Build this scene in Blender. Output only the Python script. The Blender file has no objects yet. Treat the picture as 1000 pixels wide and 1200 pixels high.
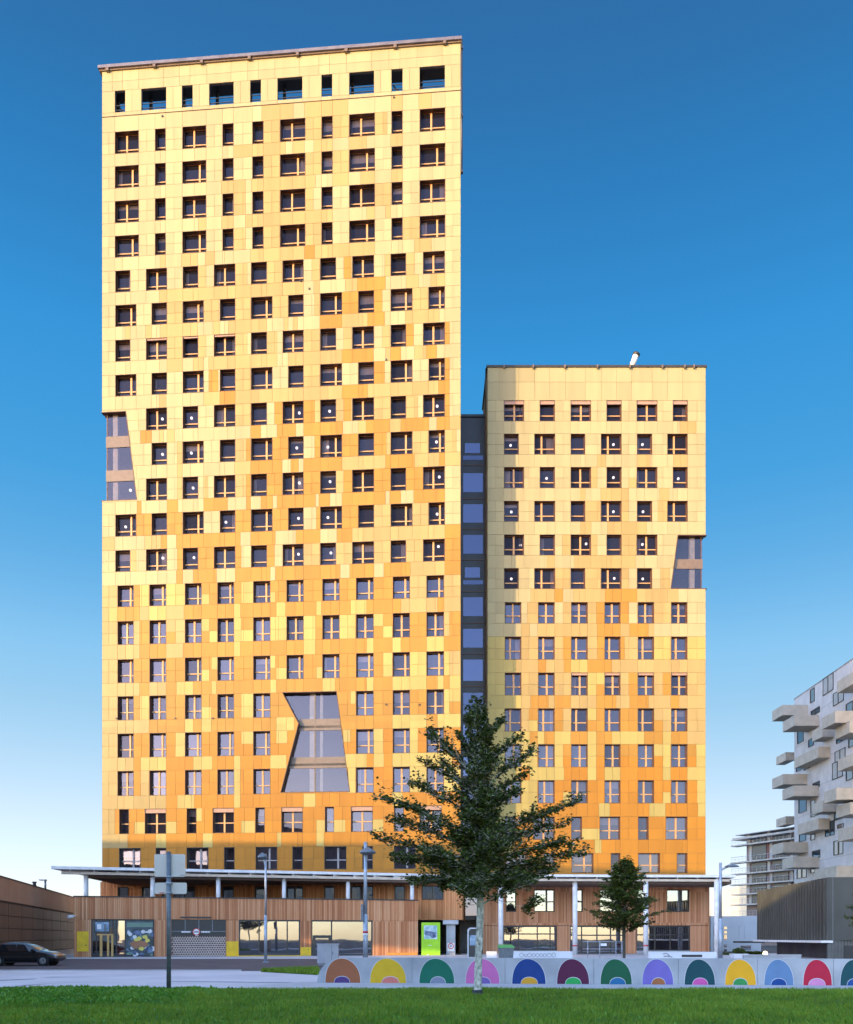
import bpy, math, random
import numpy as np
from mathutils import Vector, Matrix
random.seed(7); rng = np.random.default_rng(7)
SC = bpy.context.scene; COL = SC.collection
H0, CX, F = 1098.0, 500.0, 1000.0     # horizon row, centre column, focal length in photo pixels
EYE = 1.65
def PX(x, Y): return (x - CX) / F * Y
def PZ(y, Y): return EYE + (H0 - y) / F * Y
def P(x, y, Y): return Vector((PX(x, Y), Y, PZ(y, Y)))
def GY(y): return EYE * F / (y - H0)     # distance of a ground point seen at row y

# ---------------------------------------------------------------- materials
def new_mat(name):
    m = bpy.data.materials.new(name); m.use_nodes = True
    nt = m.node_tree; b = nt.nodes['Principled BSDF']; return m, nt, b
def N(nt, t, **kw):
    n = nt.nodes.new(t)
    for k, v in kw.items(): setattr(n, k, v)
    return n
def noise_mat(name, c1, c2, scale=3.0, rough=0.7, bump=0.0, detail=6, stretch=(1, 1, 1), metal=0.0, spec=0.4, bscale=None):
    m, nt, b = new_mat(name)
    tc = N(nt, 'ShaderNodeTexCoord'); mp = N(nt, 'ShaderNodeMapping'); mp.inputs['Scale'].default_value = stretch
    nz = N(nt, 'ShaderNodeTexNoise'); nz.inputs['Scale'].default_value = scale; nz.inputs['Detail'].default_value = detail
    cr = N(nt, 'ShaderNodeValToRGB'); cr.color_ramp.elements[0].position = .3; cr.color_ramp.elements[1].position = .7
    cr.color_ramp.elements[0].color = (*c1, 1); cr.color_ramp.elements[1].color = (*c2, 1)
    L = nt.links.new
    L(tc.outputs['Object'], mp.inputs['Vector']); L(mp.outputs['Vector'], nz.inputs['Vector'])
    L(nz.outputs['Fac'], cr.inputs['Fac']); L(cr.outputs['Color'], b.inputs['Base Color'])
    b.inputs['Roughness'].default_value = rough; b.inputs['Metallic'].default_value = metal
    b.inputs['Specular IOR Level'].default_value = spec
    if bump:
        nb = nz
        if bscale:
            nb = N(nt, 'ShaderNodeTexNoise'); nb.inputs['Scale'].default_value = bscale; nb.inputs['Detail'].default_value = 4
            L(mp.outputs['Vector'], nb.inputs['Vector'])
        bp = N(nt, 'ShaderNodeBump'); bp.inputs['Strength'].default_value = bump; bp.inputs['Distance'].default_value = .02
        L(nb.outputs['Fac'], bp.inputs['Height']); L(bp.outputs['Normal'], b.inputs['Normal'])
    return m
def plain(name, c, rough=.5, metal=0.0, spec=.5):
    d = [max(0, v * .88) for v in c]; e = [min(1, v * 1.1) for v in c]
    return noise_mat(name, d, e, 2.3, rough, 0, 4, metal=metal, spec=spec)
def panel_mat(name, c):          # cladding sheet: small tone differences from panel to panel + faint streaks
    m, nt, b = new_mat(name); L = nt.links.new
    at = N(nt, 'ShaderNodeAttribute'); at.attribute_name = 'panel_rand'
    tc = N(nt, 'ShaderNodeTexCoord'); mp = N(nt, 'ShaderNodeMapping'); mp.inputs['Scale'].default_value = (1.2, 1.2, .12)
    nz = N(nt, 'ShaderNodeTexNoise'); nz.inputs['Scale'].default_value = 1.0; nz.inputs['Detail'].default_value = 5
    L(tc.outputs['Object'], mp.inputs['Vector']); L(mp.outputs['Vector'], nz.inputs['Vector'])
    ma = N(nt, 'ShaderNodeMath', operation='MULTIPLY_ADD'); L(at.outputs['Fac'], ma.inputs[0]); ma.inputs[1].default_value = .16; ma.inputs[2].default_value = .89
    mb_ = N(nt, 'ShaderNodeMath', operation='MULTIPLY_ADD'); L(nz.outputs['Fac'], mb_.inputs[0]); mb_.inputs[1].default_value = .30; mb_.inputs[2].default_value = -.15
    ad = N(nt, 'ShaderNodeMath', operation='ADD'); L(ma.outputs[0], ad.inputs[0]); L(mb_.outputs[0], ad.inputs[1])
    hs = N(nt, 'ShaderNodeHueSaturation'); hs.inputs['Color'].default_value = (*c, 1); L(ad.outputs[0], hs.inputs['Value'])
    L(hs.outputs['Color'], b.inputs['Base Color']); b.inputs['Roughness'].default_value = .45; b.inputs['Specular IOR Level'].default_value = .25
    return m
def plank_mat(name, cols, per_m=9.0, ang=0.0, rough=.65):    # vertical timber boards
    m, nt, b = new_mat(name); L = nt.links.new
    tc = N(nt, 'ShaderNodeTexCoord'); mp = N(nt, 'ShaderNodeMapping'); mp.inputs['Rotation'].default_value = (0, 0, ang)
    L(tc.outputs['Object'], mp.inputs['Vector'])
    sx = N(nt, 'ShaderNodeSeparateXYZ'); L(mp.outputs['Vector'], sx.inputs[0])
    mu = N(nt, 'ShaderNodeMath', operation='MULTIPLY'); L(sx.outputs['X'], mu.inputs[0]); mu.inputs[1].default_value = per_m
    fl = N(nt, 'ShaderNodeMath', operation='FLOOR'); L(mu.outputs[0], fl.inputs[0])
    # board rows change at the storey joint
    rz = N(nt, 'ShaderNodeMath', operation='MULTIPLY'); L(sx.outputs['Z'], rz.inputs[0]); rz.inputs[1].default_value = .33
    fz = N(nt, 'ShaderNodeMath', operation='FLOOR'); L(rz.outputs[0], fz.inputs[0])
    cb = N(nt, 'ShaderNodeCombineXYZ'); L(fl.outputs[0], cb.inputs[0]); L(fz.outputs[0], cb.inputs[1])
    wn = N(nt, 'ShaderNodeTexWhiteNoise'); L(cb.outputs[0], wn.inputs['Vector'])
    mp2 = N(nt, 'ShaderNodeMapping'); mp2.inputs['Scale'].default_value = (14, 14, .9); L(tc.outputs['Object'], mp2.inputs['Vector'])
    nz = N(nt, 'ShaderNodeTexNoise'); nz.inputs['Scale'].default_value = 1.4; nz.inputs['Detail'].default_value = 6; L(mp2.outputs['Vector'], nz.inputs['Vector'])
    lo = N(nt, 'ShaderNodeTexNoise'); lo.inputs['Scale'].default_value = .22; lo.inputs['Detail'].default_value = 3; L(tc.outputs['Object'], lo.inputs['Vector'])
    m1 = N(nt, 'ShaderNodeMath', operation='MULTIPLY'); L(wn.outputs['Value'], m1.inputs[0]); m1.inputs[1].default_value = .5
    m2 = N(nt, 'ShaderNodeMath', operation='MULTIPLY_ADD'); L(nz.outputs['Fac'], m2.inputs[0]); m2.inputs[1].default_value = .35; L(m1.outputs[0], m2.inputs[2])
    m3 = N(nt, 'ShaderNodeMath', operation='MULTIPLY_ADD'); L(lo.outputs['Fac'], m3.inputs[0]); m3.inputs[1].default_value = .3; L(m2.outputs[0], m3.inputs[2])
    cr = N(nt, 'ShaderNodeValToRGB'); e = cr.color_ramp.elements
    e[0].position = .25; e[0].color = (*cols[0], 1); e[1].position = .9; e[1].color = (*cols[2], 1)
    k = e.new(.55); k.color = (*cols[1], 1)
    L(m3.outputs[0], cr.inputs['Fac'])
    fr = N(nt, 'ShaderNodeMath', operation='FRACT'); L(mu.outputs[0], fr.inputs[0])
    gp = N(nt, 'ShaderNodeMath', operation='GREATER_THAN'); L(fr.outputs[0], gp.inputs[0]); gp.inputs[1].default_value = .1
    mx = N(nt, 'ShaderNodeMix', data_type='RGBA'); L(gp.outputs[0], mx.inputs[0]); mx.inputs[6].default_value = (*[v * .35 for v in cols[0]], 1); L(cr.outputs['Color'], mx.inputs[7])
    L(mx.outputs[2], b.inputs['Base Color']); b.inputs['Roughness'].default_value = rough; b.inputs['Specular IOR Level'].default_value = .25
    return m
def glass_mat(name, tint, refl=.10, through=.55, rough=.015, gl=(1, 1, 1), vary=.0):
    m = bpy.data.materials.new(name); m.use_nodes = True; nt = m.node_tree; L = nt.links.new
    nt.nodes.clear()
    out = N(nt, 'ShaderNodeOutputMaterial'); tr = N(nt, 'ShaderNodeBsdfTransparent'); tr.inputs[0].default_value = (*tint, 1)
    gs = N(nt, 'ShaderNodeBsdfGlossy'); gs.inputs['Roughness'].default_value = rough; gs.inputs[0].default_value = (*gl, 1)
    df = N(nt, 'ShaderNodeBsdfDiffuse'); df.inputs[0].default_value = (.04, .035, .05, 1)
    m0 = N(nt, 'ShaderNodeMixShader'); m0.inputs[0].default_value = through; L(df.outputs[0], m0.inputs[1]); L(tr.outputs[0], m0.inputs[2])
    lw = N(nt, 'ShaderNodeFresnel'); lw.inputs['IOR'].default_value = 1.5
    ad = N(nt, 'ShaderNodeMath', operation='ADD', use_clamp=True); L(lw.outputs[0], ad.inputs[0]); ad.inputs[1].default_value = refl
    # each pane sits a hair differently, so reflections break slightly from pane to pane
    tc = N(nt, 'ShaderNodeTexCoord'); nz = N(nt, 'ShaderNodeTexNoise'); nz.inputs['Scale'].default_value = .7; nz.inputs['Detail'].default_value = 1
    L(tc.outputs['Object'], nz.inputs['Vector'])
    bp = N(nt, 'ShaderNodeBump'); bp.inputs['Strength'].default_value = .12; bp.inputs['Distance'].default_value = .02
    L(nz.outputs['Fac'], bp.inputs['Height']); L(bp.outputs['Normal'], gs.inputs['Normal'])
    oi = N(nt, 'ShaderNodeObjectInfo'); at = N(nt, 'ShaderNodeAttribute'); at.attribute_name = 'panel_rand'
    rr = N(nt, 'ShaderNodeMath', operation='ADD'); L(oi.outputs['Random'], rr.inputs[0]); L(at.outputs['Fac'], rr.inputs[1])
    rf = N(nt, 'ShaderNodeMath', operation='FRACT'); L(rr.outputs[0], rf.inputs[0])
    vm_ = N(nt, 'ShaderNodeMapRange'); vm_.inputs['To Min'].default_value = 1 - vary; vm_.inputs['To Max'].default_value = 1 + vary * .5; L(rf.outputs[0], vm_.inputs['Value'])
    hv = N(nt, 'ShaderNodeHueSaturation'); hv.inputs['Color'].default_value = (*gl, 1); L(vm_.outputs[0], hv.inputs['Value']); L(hv.outputs[0], gs.inputs[0])
    m1 = N(nt, 'ShaderNodeMixShader'); L(ad.outputs[0], m1.inputs[0]); L(m0.outputs[0], m1.inputs[1]); L(gs.outputs[0], m1.inputs[2])
    L(m1.outputs[0], out.inputs['Surface']); return m
def emit_mat(name, c, s):
    m, nt, b = new_mat(name); b.inputs['Base Color'].default_value = (*c, 1)
    b.inputs['Emission Color'].default_value = (*c, 1); b.inputs['Emission Strength'].default_value = s; return m
def leaf_mat(name, dark, mid, light):
    m, nt, b = new_mat(name); L = nt.links.new
    at = N(nt, 'ShaderNodeAttribute'); at.attribute_name = 'panel_rand'
    cr = N(nt, 'ShaderNodeValToRGB'); e = cr.color_ramp.elements
    e[0].color = (*dark, 1); e[1].color = (*light, 1); e.new(.55).color = (*mid, 1)
    L(at.outputs['Fac'], cr.inputs['Fac']); L(cr.outputs['Color'], b.inputs['Base Color'])
    b.inputs['Roughness'].default_value = .5; b.inputs['Specular IOR Level'].default_value = .35
    tl = N(nt, 'ShaderNodeBsdfTranslucent'); L(cr.outputs['Color'], tl.inputs[0])
    mx = N(nt, 'ShaderNodeMixShader'); mx.inputs[0].default_value = .25
    L(b.outputs[0], mx.inputs[1]); L(tl.outputs[0], mx.inputs[2]); L(mx.outputs[0], nt.nodes['Material Output'].inputs['Surface'])
    return m
M = {}
M['A'] = panel_mat('pale_yellow_panel', (.345, .294, .155))
M['B'] = panel_mat('light_amber_panel', (.34, .243, .095))
M['C'] = panel_mat('orange_panel', (.345, .176, .029))
M['D'] = panel_mat('warm_lit_pale_panel', (.37, .288, .09))  # pale panel retinted for low floors, warmer light put into its colour
M['E'] = panel_mat('warm_lit_orange_panel', (.37, .160, .016))  # orange panel retinted for the lowest floors, warmer light put into its colour
M['joint'] = plain('panel_joint', (.24, .17, .08), .8)
M['side'] = noise_mat('side_cladding', (.42, .30, .16), (.5, .36, .2), .5, .5)
M['reveal'] = plain('bronze_reveal', (.085, .036, .017), .45)
M['reveal_dark'] = plain('dark_reveal', (.035, .03, .03), .45)
M['wood_frame'] = plain('larch_frame', (.46, .25, .10), .5)
M['frame_dark'] = plain('dark_metal_frame', (.03, .03, .033), .4)
M['frame_grey'] = plain('grey_metal_frame', (.25, .24, .25), .4)
M['glass'] = glass_mat('window_glass', (.72, .66, .70), .05, .75, gl=(.34, .295, .35), vary=.62)
M['low_glass'] = glass_mat('low_window_glass', (.72, .66, .70), .09, .7, gl=(.66, .56, .66), vary=.45)
M['bay_glass'] = glass_mat('bay_glass', (.92, .88, .88), .2, .85, gl=(.36, .30, .33))
M['shop_glass'] = glass_mat('shop_glass', (.6, .70, .68), .32, .6, gl=(.72, .78, .84))
M['link_glass'] = glass_mat('link_glass', (.4, .42, .55), .38, .5, gl=(.19, .20, .30), vary=.3)
M['interior'] = noise_mat('interior_wall', (.07, .06, .07), (.14, .12, .13), .35, .9)
M['slab'] = plain('interior_slab', (.16, .14, .13), .9)
M['bronze_band'] = plain('bronze_band', (.15, .105, .075), .4)
M['pale_column'] = plain('pale_column', (.85, .72, .52), .6)
M['blind'] = plain('blind_box', (.33, .20, .15), .6)
M['coping'] = noise_mat('coping_metal', (.13, .115, .135), (.2, .18, .2), 1.2, .4, metal=.3)
M['link'] = plain('link_panel', (.016, .016, .022), .4)
M['larch'] = plank_mat('larch_boards', [(.36, .130, .055), (.55, .235, .105), (.71, .39, .21)], 7.0, math.radians(-9))
M['larch_r'] = plank_mat('larch_boards_orange', [(.42, .17, .08), (.60, .28, .14), (.74, .42, .25)], 7.0, 0)
M['larch_in'] = plank_mat('larch_boards_terrace', [(.34, .12, .045), (.54, .22, .085), (.70, .34, .15)], 6.0, math.radians(4))
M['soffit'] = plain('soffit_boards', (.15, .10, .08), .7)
M['white_metal'] = plain('white_metal', (.74, .74, .76), .4)
M['cream_metal'] = plain('cream_metal', (.62, .52, .42), .5)
M['galv'] = noise_mat('galvanised_steel', (.34, .38, .45), (.5, .54, .6), 6, .4, metal=.4)
M['galv_dark'] = noise_mat('weathered_steel', (.13, .15, .18), (.22, .25, .28), 6, .45, metal=.4)
M['concrete'] = noise_mat('wall_concrete', (.34, .36, .39), (.49, .51, .54), 1.1, .8, .15, bscale=25)
M['concrete_dark'] = noise_mat('old_concrete', (.22, .22, .23), (.33, .33, .34), 1.2, .85, .1)
M['balcony'] = noise_mat('balcony_concrete', (.36, .34, .30), (.47, .44, .39), 1.0, .85, .1)
M['pale_render'] = noise_mat('pale_render', (.44, .45, .48), (.56, .56, .58), .7, .8)
M['white_render'] = noise_mat('white_render', (.62, .64, .68), (.72, .74, .77), .5, .8)
M['dark_pane'] = glass_mat('dark_pane', (.3, .32, .36), .25, .3)
M['shade_blind'] = plain('lowered_blind', (.35, .37, .38), .6)

# ---------------------------------------------------------------- mesh builder
WL = {}
class MB:
    def __init__(s): s.v = []; s.f = []; s.m = []; s.r = []; s.sm = []
    def face(s, pts, mi=0, r=None, sm=False):
        b = len(s.v); s.v += [tuple(p) for p in pts]; s.f.append(tuple(range(b, b + len(pts)))); s.m.append(mi)
        s.r.append(random.random() if r is None else r); s.sm.append(sm)
    def hexa(s, p, mi=0, r=None, skip=()):      # p: 4 bottom (ccw from above) + 4 top
        r = random.random() if r is None else r
        b = len(s.v); s.v += [tuple(q) for q in p]
        for k, q in enumerate(((3, 2, 1, 0), (4, 5, 6, 7), (0, 1, 5, 4), (1, 2, 6, 5), (2, 3, 7, 6), (3, 0, 4, 7))):
            if k in skip: continue
            s.f.append(tuple(b + i for i in q)); s.m.append(mi); s.r.append(r); s.sm.append(False)
    def box(s, x0, x1, y0, y1, z0, z1, mi=0, r=None):
        s.hexa([(x0, y0, z0), (x1, y0, z0), (x1, y1, z0), (x0, y1, z0), (x0, y0, z1), (x1, y0, z1), (x1, y1, z1), (x0, y1, z1)], mi, r)
    def cyl(s, p0, p1, r0, r1=None, n=10, mi=0, caps=True, r=None):
        r1 = r0 if r1 is None else r1; p0 = Vector(p0); p1 = Vector(p1); d = (p1 - p0).normalized()
        a = d.orthogonal().normalized(); c = d.cross(a); b = len(s.v); r = random.random() if r is None else r
        for p, q in ((p0, r0), (p1, r1)):
            for i in range(n):
                t = 2 * math.pi * i / n; s.v.append(tuple(p + (a * math.cos(t) + c * math.sin(t)) * q))
        for i in range(n):
            j = (i + 1) % n; s.f.append((b + i, b + j, b + n + j, b + n + i)); s.m.append(mi); s.r.append(r); s.sm.append(True)
        if caps:
            s.f.append(tuple(b + i for i in range(n))[::-1]); s.m.append(mi); s.r.append(r); s.sm.append(False)
            s.f.append(tuple(b + n + i for i in range(n))); s.m.append(mi); s.r.append(r); s.sm.append(False)
    def lathe(s, prof, c, n=16, mi=0, axis=None):       # prof: (radius, z)
        b = len(s.v); c = Vector(c); R = axis or Matrix.Identity(3)
        for (q, z) in prof:
            for i in range(n):
                t = 2 * math.pi * i / n; s.v.append(tuple(c + R @ Vector((q * math.cos(t), q * math.sin(t), z))))
        for k in range(len(prof) - 1):
            for i in range(n):
                j = (i + 1) % n; s.f.append((b + k * n + i, b + k * n + j, b + (k + 1) * n + j, b + (k + 1) * n + i)); s.m.append(mi); s.r.append(.5); s.sm.append(True)
    def sphere(s, c, q, n=12, mi=0): s.lathe([(q * math.sin(math.pi * k / 8) + 1e-4, -q * math.cos(math.pi * k / 8)) for k in range(9)], c, n, mi)
    def mesh(s, name, mats, off=(0, 0, 0)):
        me = bpy.data.meshes.new(name); o = Vector(off)
        me.from_pydata([tuple(Vector(p) - o) for p in s.v], [], s.f)
        for m in (mats if isinstance(mats, (list, tuple)) else [mats]): me.materials.append(m)
        me.polygons.foreach_set('material_index', s.m); me.polygons.foreach_set('use_smooth', s.sm)
        at = me.attributes.new('panel_rand', 'FLOAT', 'FACE'); at.data.foreach_set('value', s.r)
        me.update(); return me
    def build(s, name, mats, parent=None, origin=None):
        off = WL[parent] if parent else Vector(origin or (0, 0, 0))
        ob = bpy.data.objects.new(name, s.mesh(name, mats, off)); COL.objects.link(ob)
        if parent: ob.parent = parent; WL[ob] = WL[parent].copy()
        else: ob.location = off; WL[ob] = off.copy()
        return ob
def tag(o, label, cat, group=None, kind=None):
    if label: o['label'] = label
    if cat: o['category'] = cat
    if group: o['group'] = group
    if kind: o['kind'] = kind
    return o
def thing(name, label, cat, loc=(0, 0, 0), group=None):
    o = bpy.data.objects.new(name, None); COL.objects.link(o); o.location = loc; o.empty_display_size = .5
    WL[o] = Vector(loc); return tag(o, label, cat, group)
def copy_tree(o, parent=None):
    c = o.copy(); COL.objects.link(c)
    if parent: c.parent = parent
    for ch in list(o.children): copy_tree(ch, c)
    return c
def structure(name, mb, mats, label):
    o = mb.build(name, mats); o['kind'] = 'structure'; o['label'] = label; o['category'] = name.replace('_', ' '); return o
class Facade:       # vertical plane through two plan points; s along it, d outwards (towards camera), z up
    def __init__(s, a, b):
        s.O = Vector((a[0], a[1], 0)); e = Vector((b[0], b[1], 0)) - s.O; s.L = e.length; s.u = e / s.L
        s.n = Vector((s.u.y, -s.u.x, 0)); s.ang = math.atan2(s.u.y, s.u.x)
    def s_(s, x): k = (x - CX) / F; return (k * s.O.y - s.O.x) / (s.u.x - k * s.u.y)
    def Y(s, x): return s.O.y + s.s_(x) * s.u.y
    def z_(s, x, y): return PZ(y, s.Y(x))
    def pt(s, a, d, z): q = s.O + s.u * a + s.n * d; return Vector((q.x, q.y, z))
    def box(s, mb, a0, a1, d0, d1, z0, z1, mi=0, r=None):   # d0 outer, d1 inner
        mb.hexa([s.pt(a0, d0, z0), s.pt(a1, d0, z0), s.pt(a1, d1, z0), s.pt(a0, d1, z0), s.pt(a0, d0, z1), s.pt(a1, d0, z1), s.pt(a1, d1, z1), s.pt(a0, d1, z1)], mi, r)
    def quad(s, mb, a0, a1, d, z0, z1, mi=0): mb.face([s.pt(a0, d, z0), s.pt(a1, d, z0), s.pt(a1, d, z1), s.pt(a0, d, z1)], mi)

# ---------------------------------------------------------------- windows
WCACHE = {}
def window_bars(mb, ox, oz, w, h, mull, dep, trans, blind, F_=None, rmi=0, fmi=1, bmi=2):
    """reveal, sill, frame and blind of one window; local x along wall, y inwards, z up, or put through F_.pt"""
    def q(x, y, z): return F_.pt(ox + x, -y, oz + z) if F_ else Vector((ox + x, y, oz + z))
    def bx(x0, x1, y0, y1, z0, z1, mi): mb.hexa([q(x0, y0, z0), q(x1, y0, z0), q(x1, y1, z0), q(x0, y1, z0), q(x0, y0, z1), q(x1, y0, z1), q(x1, y1, z1), q(x0, y1, z1)], mi)
    t = .03
    bx(-.004, t, -.05, dep, 0, h, rmi); bx(w - t, w + .004, -.05, dep, 0, h, rmi)       # jambs
    bx(t, w - t, -.047, dep, h - t, h + .004, rmi); bx(t, w - t, -.06, dep, -.004, t, rmi)   # head, sill
    f0, f1 = dep - .1, dep + .0; k = .06
    bx(t, t + k, f0, f1, t, h - t, rmi); bx(w - t - k, w - t, f0, f1, t, h - t, rmi)
    bx(t + k, w - t - k, f0, f1, t, t + k, rmi); bx(t + k, w - t - k, f0, f1, h - t - k, h - t, rmi)
    if mull:
        xm = t + (w - 2 * t) * mull; bx(xm - .085, xm + .085, f0 - .02, f1, t + k, h - t - k, fmi)
    if trans: bx(t + k, w - t - k, f0 - .012, f1 - .01, h * trans - .05, h * trans + .05, fmi)
    if blind: bx(t, w - t, .02, .16, h - t - blind * h, h - t, bmi)
def win_meshes(w, h, mull, dep, trans, blind, mats, glass):
    key = (round(w, 2), round(h, 2), round(mull or 0, 2), dep, trans, blind, mats[0].name, mats[1].name, glass.name)
    if key not in WCACHE:
        a = MB(); window_bars(a, 0, 0, w, h, mull, dep, trans, blind)
        b = MB(); b.face([(.05, dep - .03, .05), (w - .05, dep - .03, .05), (w - .05, dep - .03, h - .05), (.05, dep - .03, h - .05)])
        WCACHE[key] = (a.mesh('window', mats), b.mesh('pane', [glass]))
    return WCACHE[key]
def place_window(parent, Fd, s0, z0, w, h, mull, dep=.36, trans=.3, blind=0, mats=None, glass=None, name='window'):
    mats = mats or [M['reveal'], M['wood_frame'], M['blind']]; glass = glass or M['glass']
    fm, pm = win_meshes(w, h, mull, dep, trans, blind, mats, glass)
    o = bpy.data.objects.new(name, fm); COL.objects.link(o); o.parent = parent
    o.location = Fd.pt(s0, 0, z0) - WL[parent]; o.rotation_euler = (0, 0, Fd.ang)
    p = bpy.data.objects.new('pane', pm); COL.objects.link(p); p.parent = o
    return o

# ---------------------------------------------------------------- mosaic cladding
def runs(txt):          # "A;B307-344 C10-20u" -> default, [(tone,x0,x1,half)]
    d, _, rest = txt.partition(';'); out = []
    for w in rest.split():
        half = w[-1] if w[-1] in 'ul' else ''; body = w[1:].rstrip('ul'); a, b = body.split('-'); out.append((w[0], float(a), float(b), half))
    return d, out
def tone_at(rn, x, half):
    t = rn[0]
    for (c, a, b, h) in rn[1]:
        if a <= x < b and (not h or h == half): t = c
    return t
def clad(Fd, mb, x_lo, x_hi, bands, bays, joints_default, z_gold=0, z_deep=0):
    """bands: (z0, z1, windows[(x0,x1)], runs, half, joints)   bays: list of fn(z)->(xl,xr) or None in s-coords"""
    gap = .012
    for (z0, z1, wins, rn, half, joints) in bands:
        cuts = {x_lo, x_hi}
        for (a, b) in wins: cuts |= {a, b}
        for (_, a, b, h) in rn[1]:
            if not h or h == half: cuts |= {a, b}
        cuts |= set(joints); cuts = sorted(c for c in cuts if x_lo <= c <= x_hi)
        cl = [cuts[0]]
        for c in cuts[1:]:
            if c - cl[-1] > 2.2 or c == x_hi or any(abs(c - e) < .01 for w in wins for e in w): cl.append(c)
        zs = [z0, z1]
        for by in bays: zs += [v for v in by['zs'] if z0 + .02 < v < z1 - .02]
        zs = sorted(zs)
        for za, zb in zip(zs[:-1], zs[1:]):
            for x0, x1 in zip(cl[:-1], cl[1:]):
                if x1 - x0 < .05: continue
                xm = (x0 + x1) / 2
                if any(a - .01 <= xm <= b + .01 for a, b in wins): continue
                tn = tone_at(rn, xm, half); mi = 4 if (tn == 'A' and z1 < z_gold) else (5 if (tn == 'C' and z1 < z_deep) else 'ABC'.index(tn))  # low floors swap to the tints that carry the warmer light
                pieces = [(Fd.s_(x0), Fd.s_(x1), Fd.s_(x0), Fd.s_(x1))]        # a0,b0 at za ; a1,b1 at zb
                for by in bays:
                    e0 = by['fn'](za + 1e-4); e1 = by['fn'](zb - 1e-4)
                    if e0 is None or e1 is None: continue
                    nxt = []
                    for (a0, b0, a1, b1) in pieces:
                        L0, L1 = min(b0, max(a0, e0[0])), min(b1, max(a1, e1[0]))
                        if L0 - a0 > .01 or L1 - a1 > .01: nxt.append((a0, L0, a1, L1))
                        R0, R1 = max(a0, min(b0, e0[1])), max(a1, min(b1, e1[1]))
                        if b0 - R0 > .01 or b1 - R1 > .01: nxt.append((R0, b0, R1, b1))
                    pieces = nxt
                for (a0, b0, a1, b1) in pieces:
                    mb.face([Fd.pt(a0, 0, za), Fd.pt(b0, 0, za), Fd.pt(b1, 0, zb), Fd.pt(a1, 0, zb)], 3)
                    g0 = gap if za == z0 else 0; g1 = gap if zb == z1 else 0
                    def q(a, d, z): return Fd.pt(a, d, z)
                    h0 = min(gap, (b0 - a0) / 2 * .9); h1 = min(gap, (b1 - a1) / 2 * .9)
                    mb.hexa([q(a0 + h0, .035, za + g0), q(b0 - h0, .035, za + g0), q(b0 - h0, .004, za + g0), q(a0 + h0, .004, za + g0),
                             q(a1 + h1, .035, zb - g1), q(b1 - h1, .035, zb - g1), q(b1 - h1, .004, zb - g1), q(a1 + h1, .004, zb - g1)], mi, skip=(4,))
#=== TALL TOWER ================================================================
TF = Facade((PX(120, 81.62), 81.62), (PX(540, 79.0), 79.0))
RF = Facade((PX(571.5, 84.5), 84.5), (PX(827, 84.5), 84.5))
A_ = [(135, 163), (182, 194.5), (214, 242), (261, 274), (296, 309), (328.5, 358), (377, 390), (409.5, 439.5), (459, 472), (492, 522)]
O_ = [(135, 147), (166, 195), (213.5, 226), (245.5, 274), (293.5, 306), (325.5, 354.5), (377, 389.5), (409.5, 438.5), (459, 472), (492, 521.5)]
B_ = [(135.5, 153), (171.5, 196), (214.5, 232.5), (251, 276), (294.5, 313), (331.5, 356), (375.5, 394), (413, 438.5), (458, 476), (496, 521.5)]
C_ = [(135.5, 160), (178, 196), (214.5, 239), (258, 276), (294.5, 319.5), (338, 356), (375.5, 401), (420, 438.5), (458, 483.5), (502.5, 521.5)]
D_ = [(138, 157), (175.5, 195), (217, 236.5), (255, 274.5), (297, 317), (336, 356), (378, 398), (417.5, 438), (460.5, 480.5), (500, 520.5)]
E_ = [(140, 151.5), (170, 195), (219, 230.5), (249.5, 274.5), (299.5, 310.5), (330, 355), (381, 391.5), (411.5, 437), (462, 473.5), (492, 518)]
F_ = [(140, 165), (183, 195), (219, 244.5), (263, 275), (300, 325), (343, 355), (380.5, 406), (425, 437), (462, 487), (506, 518)]
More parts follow.
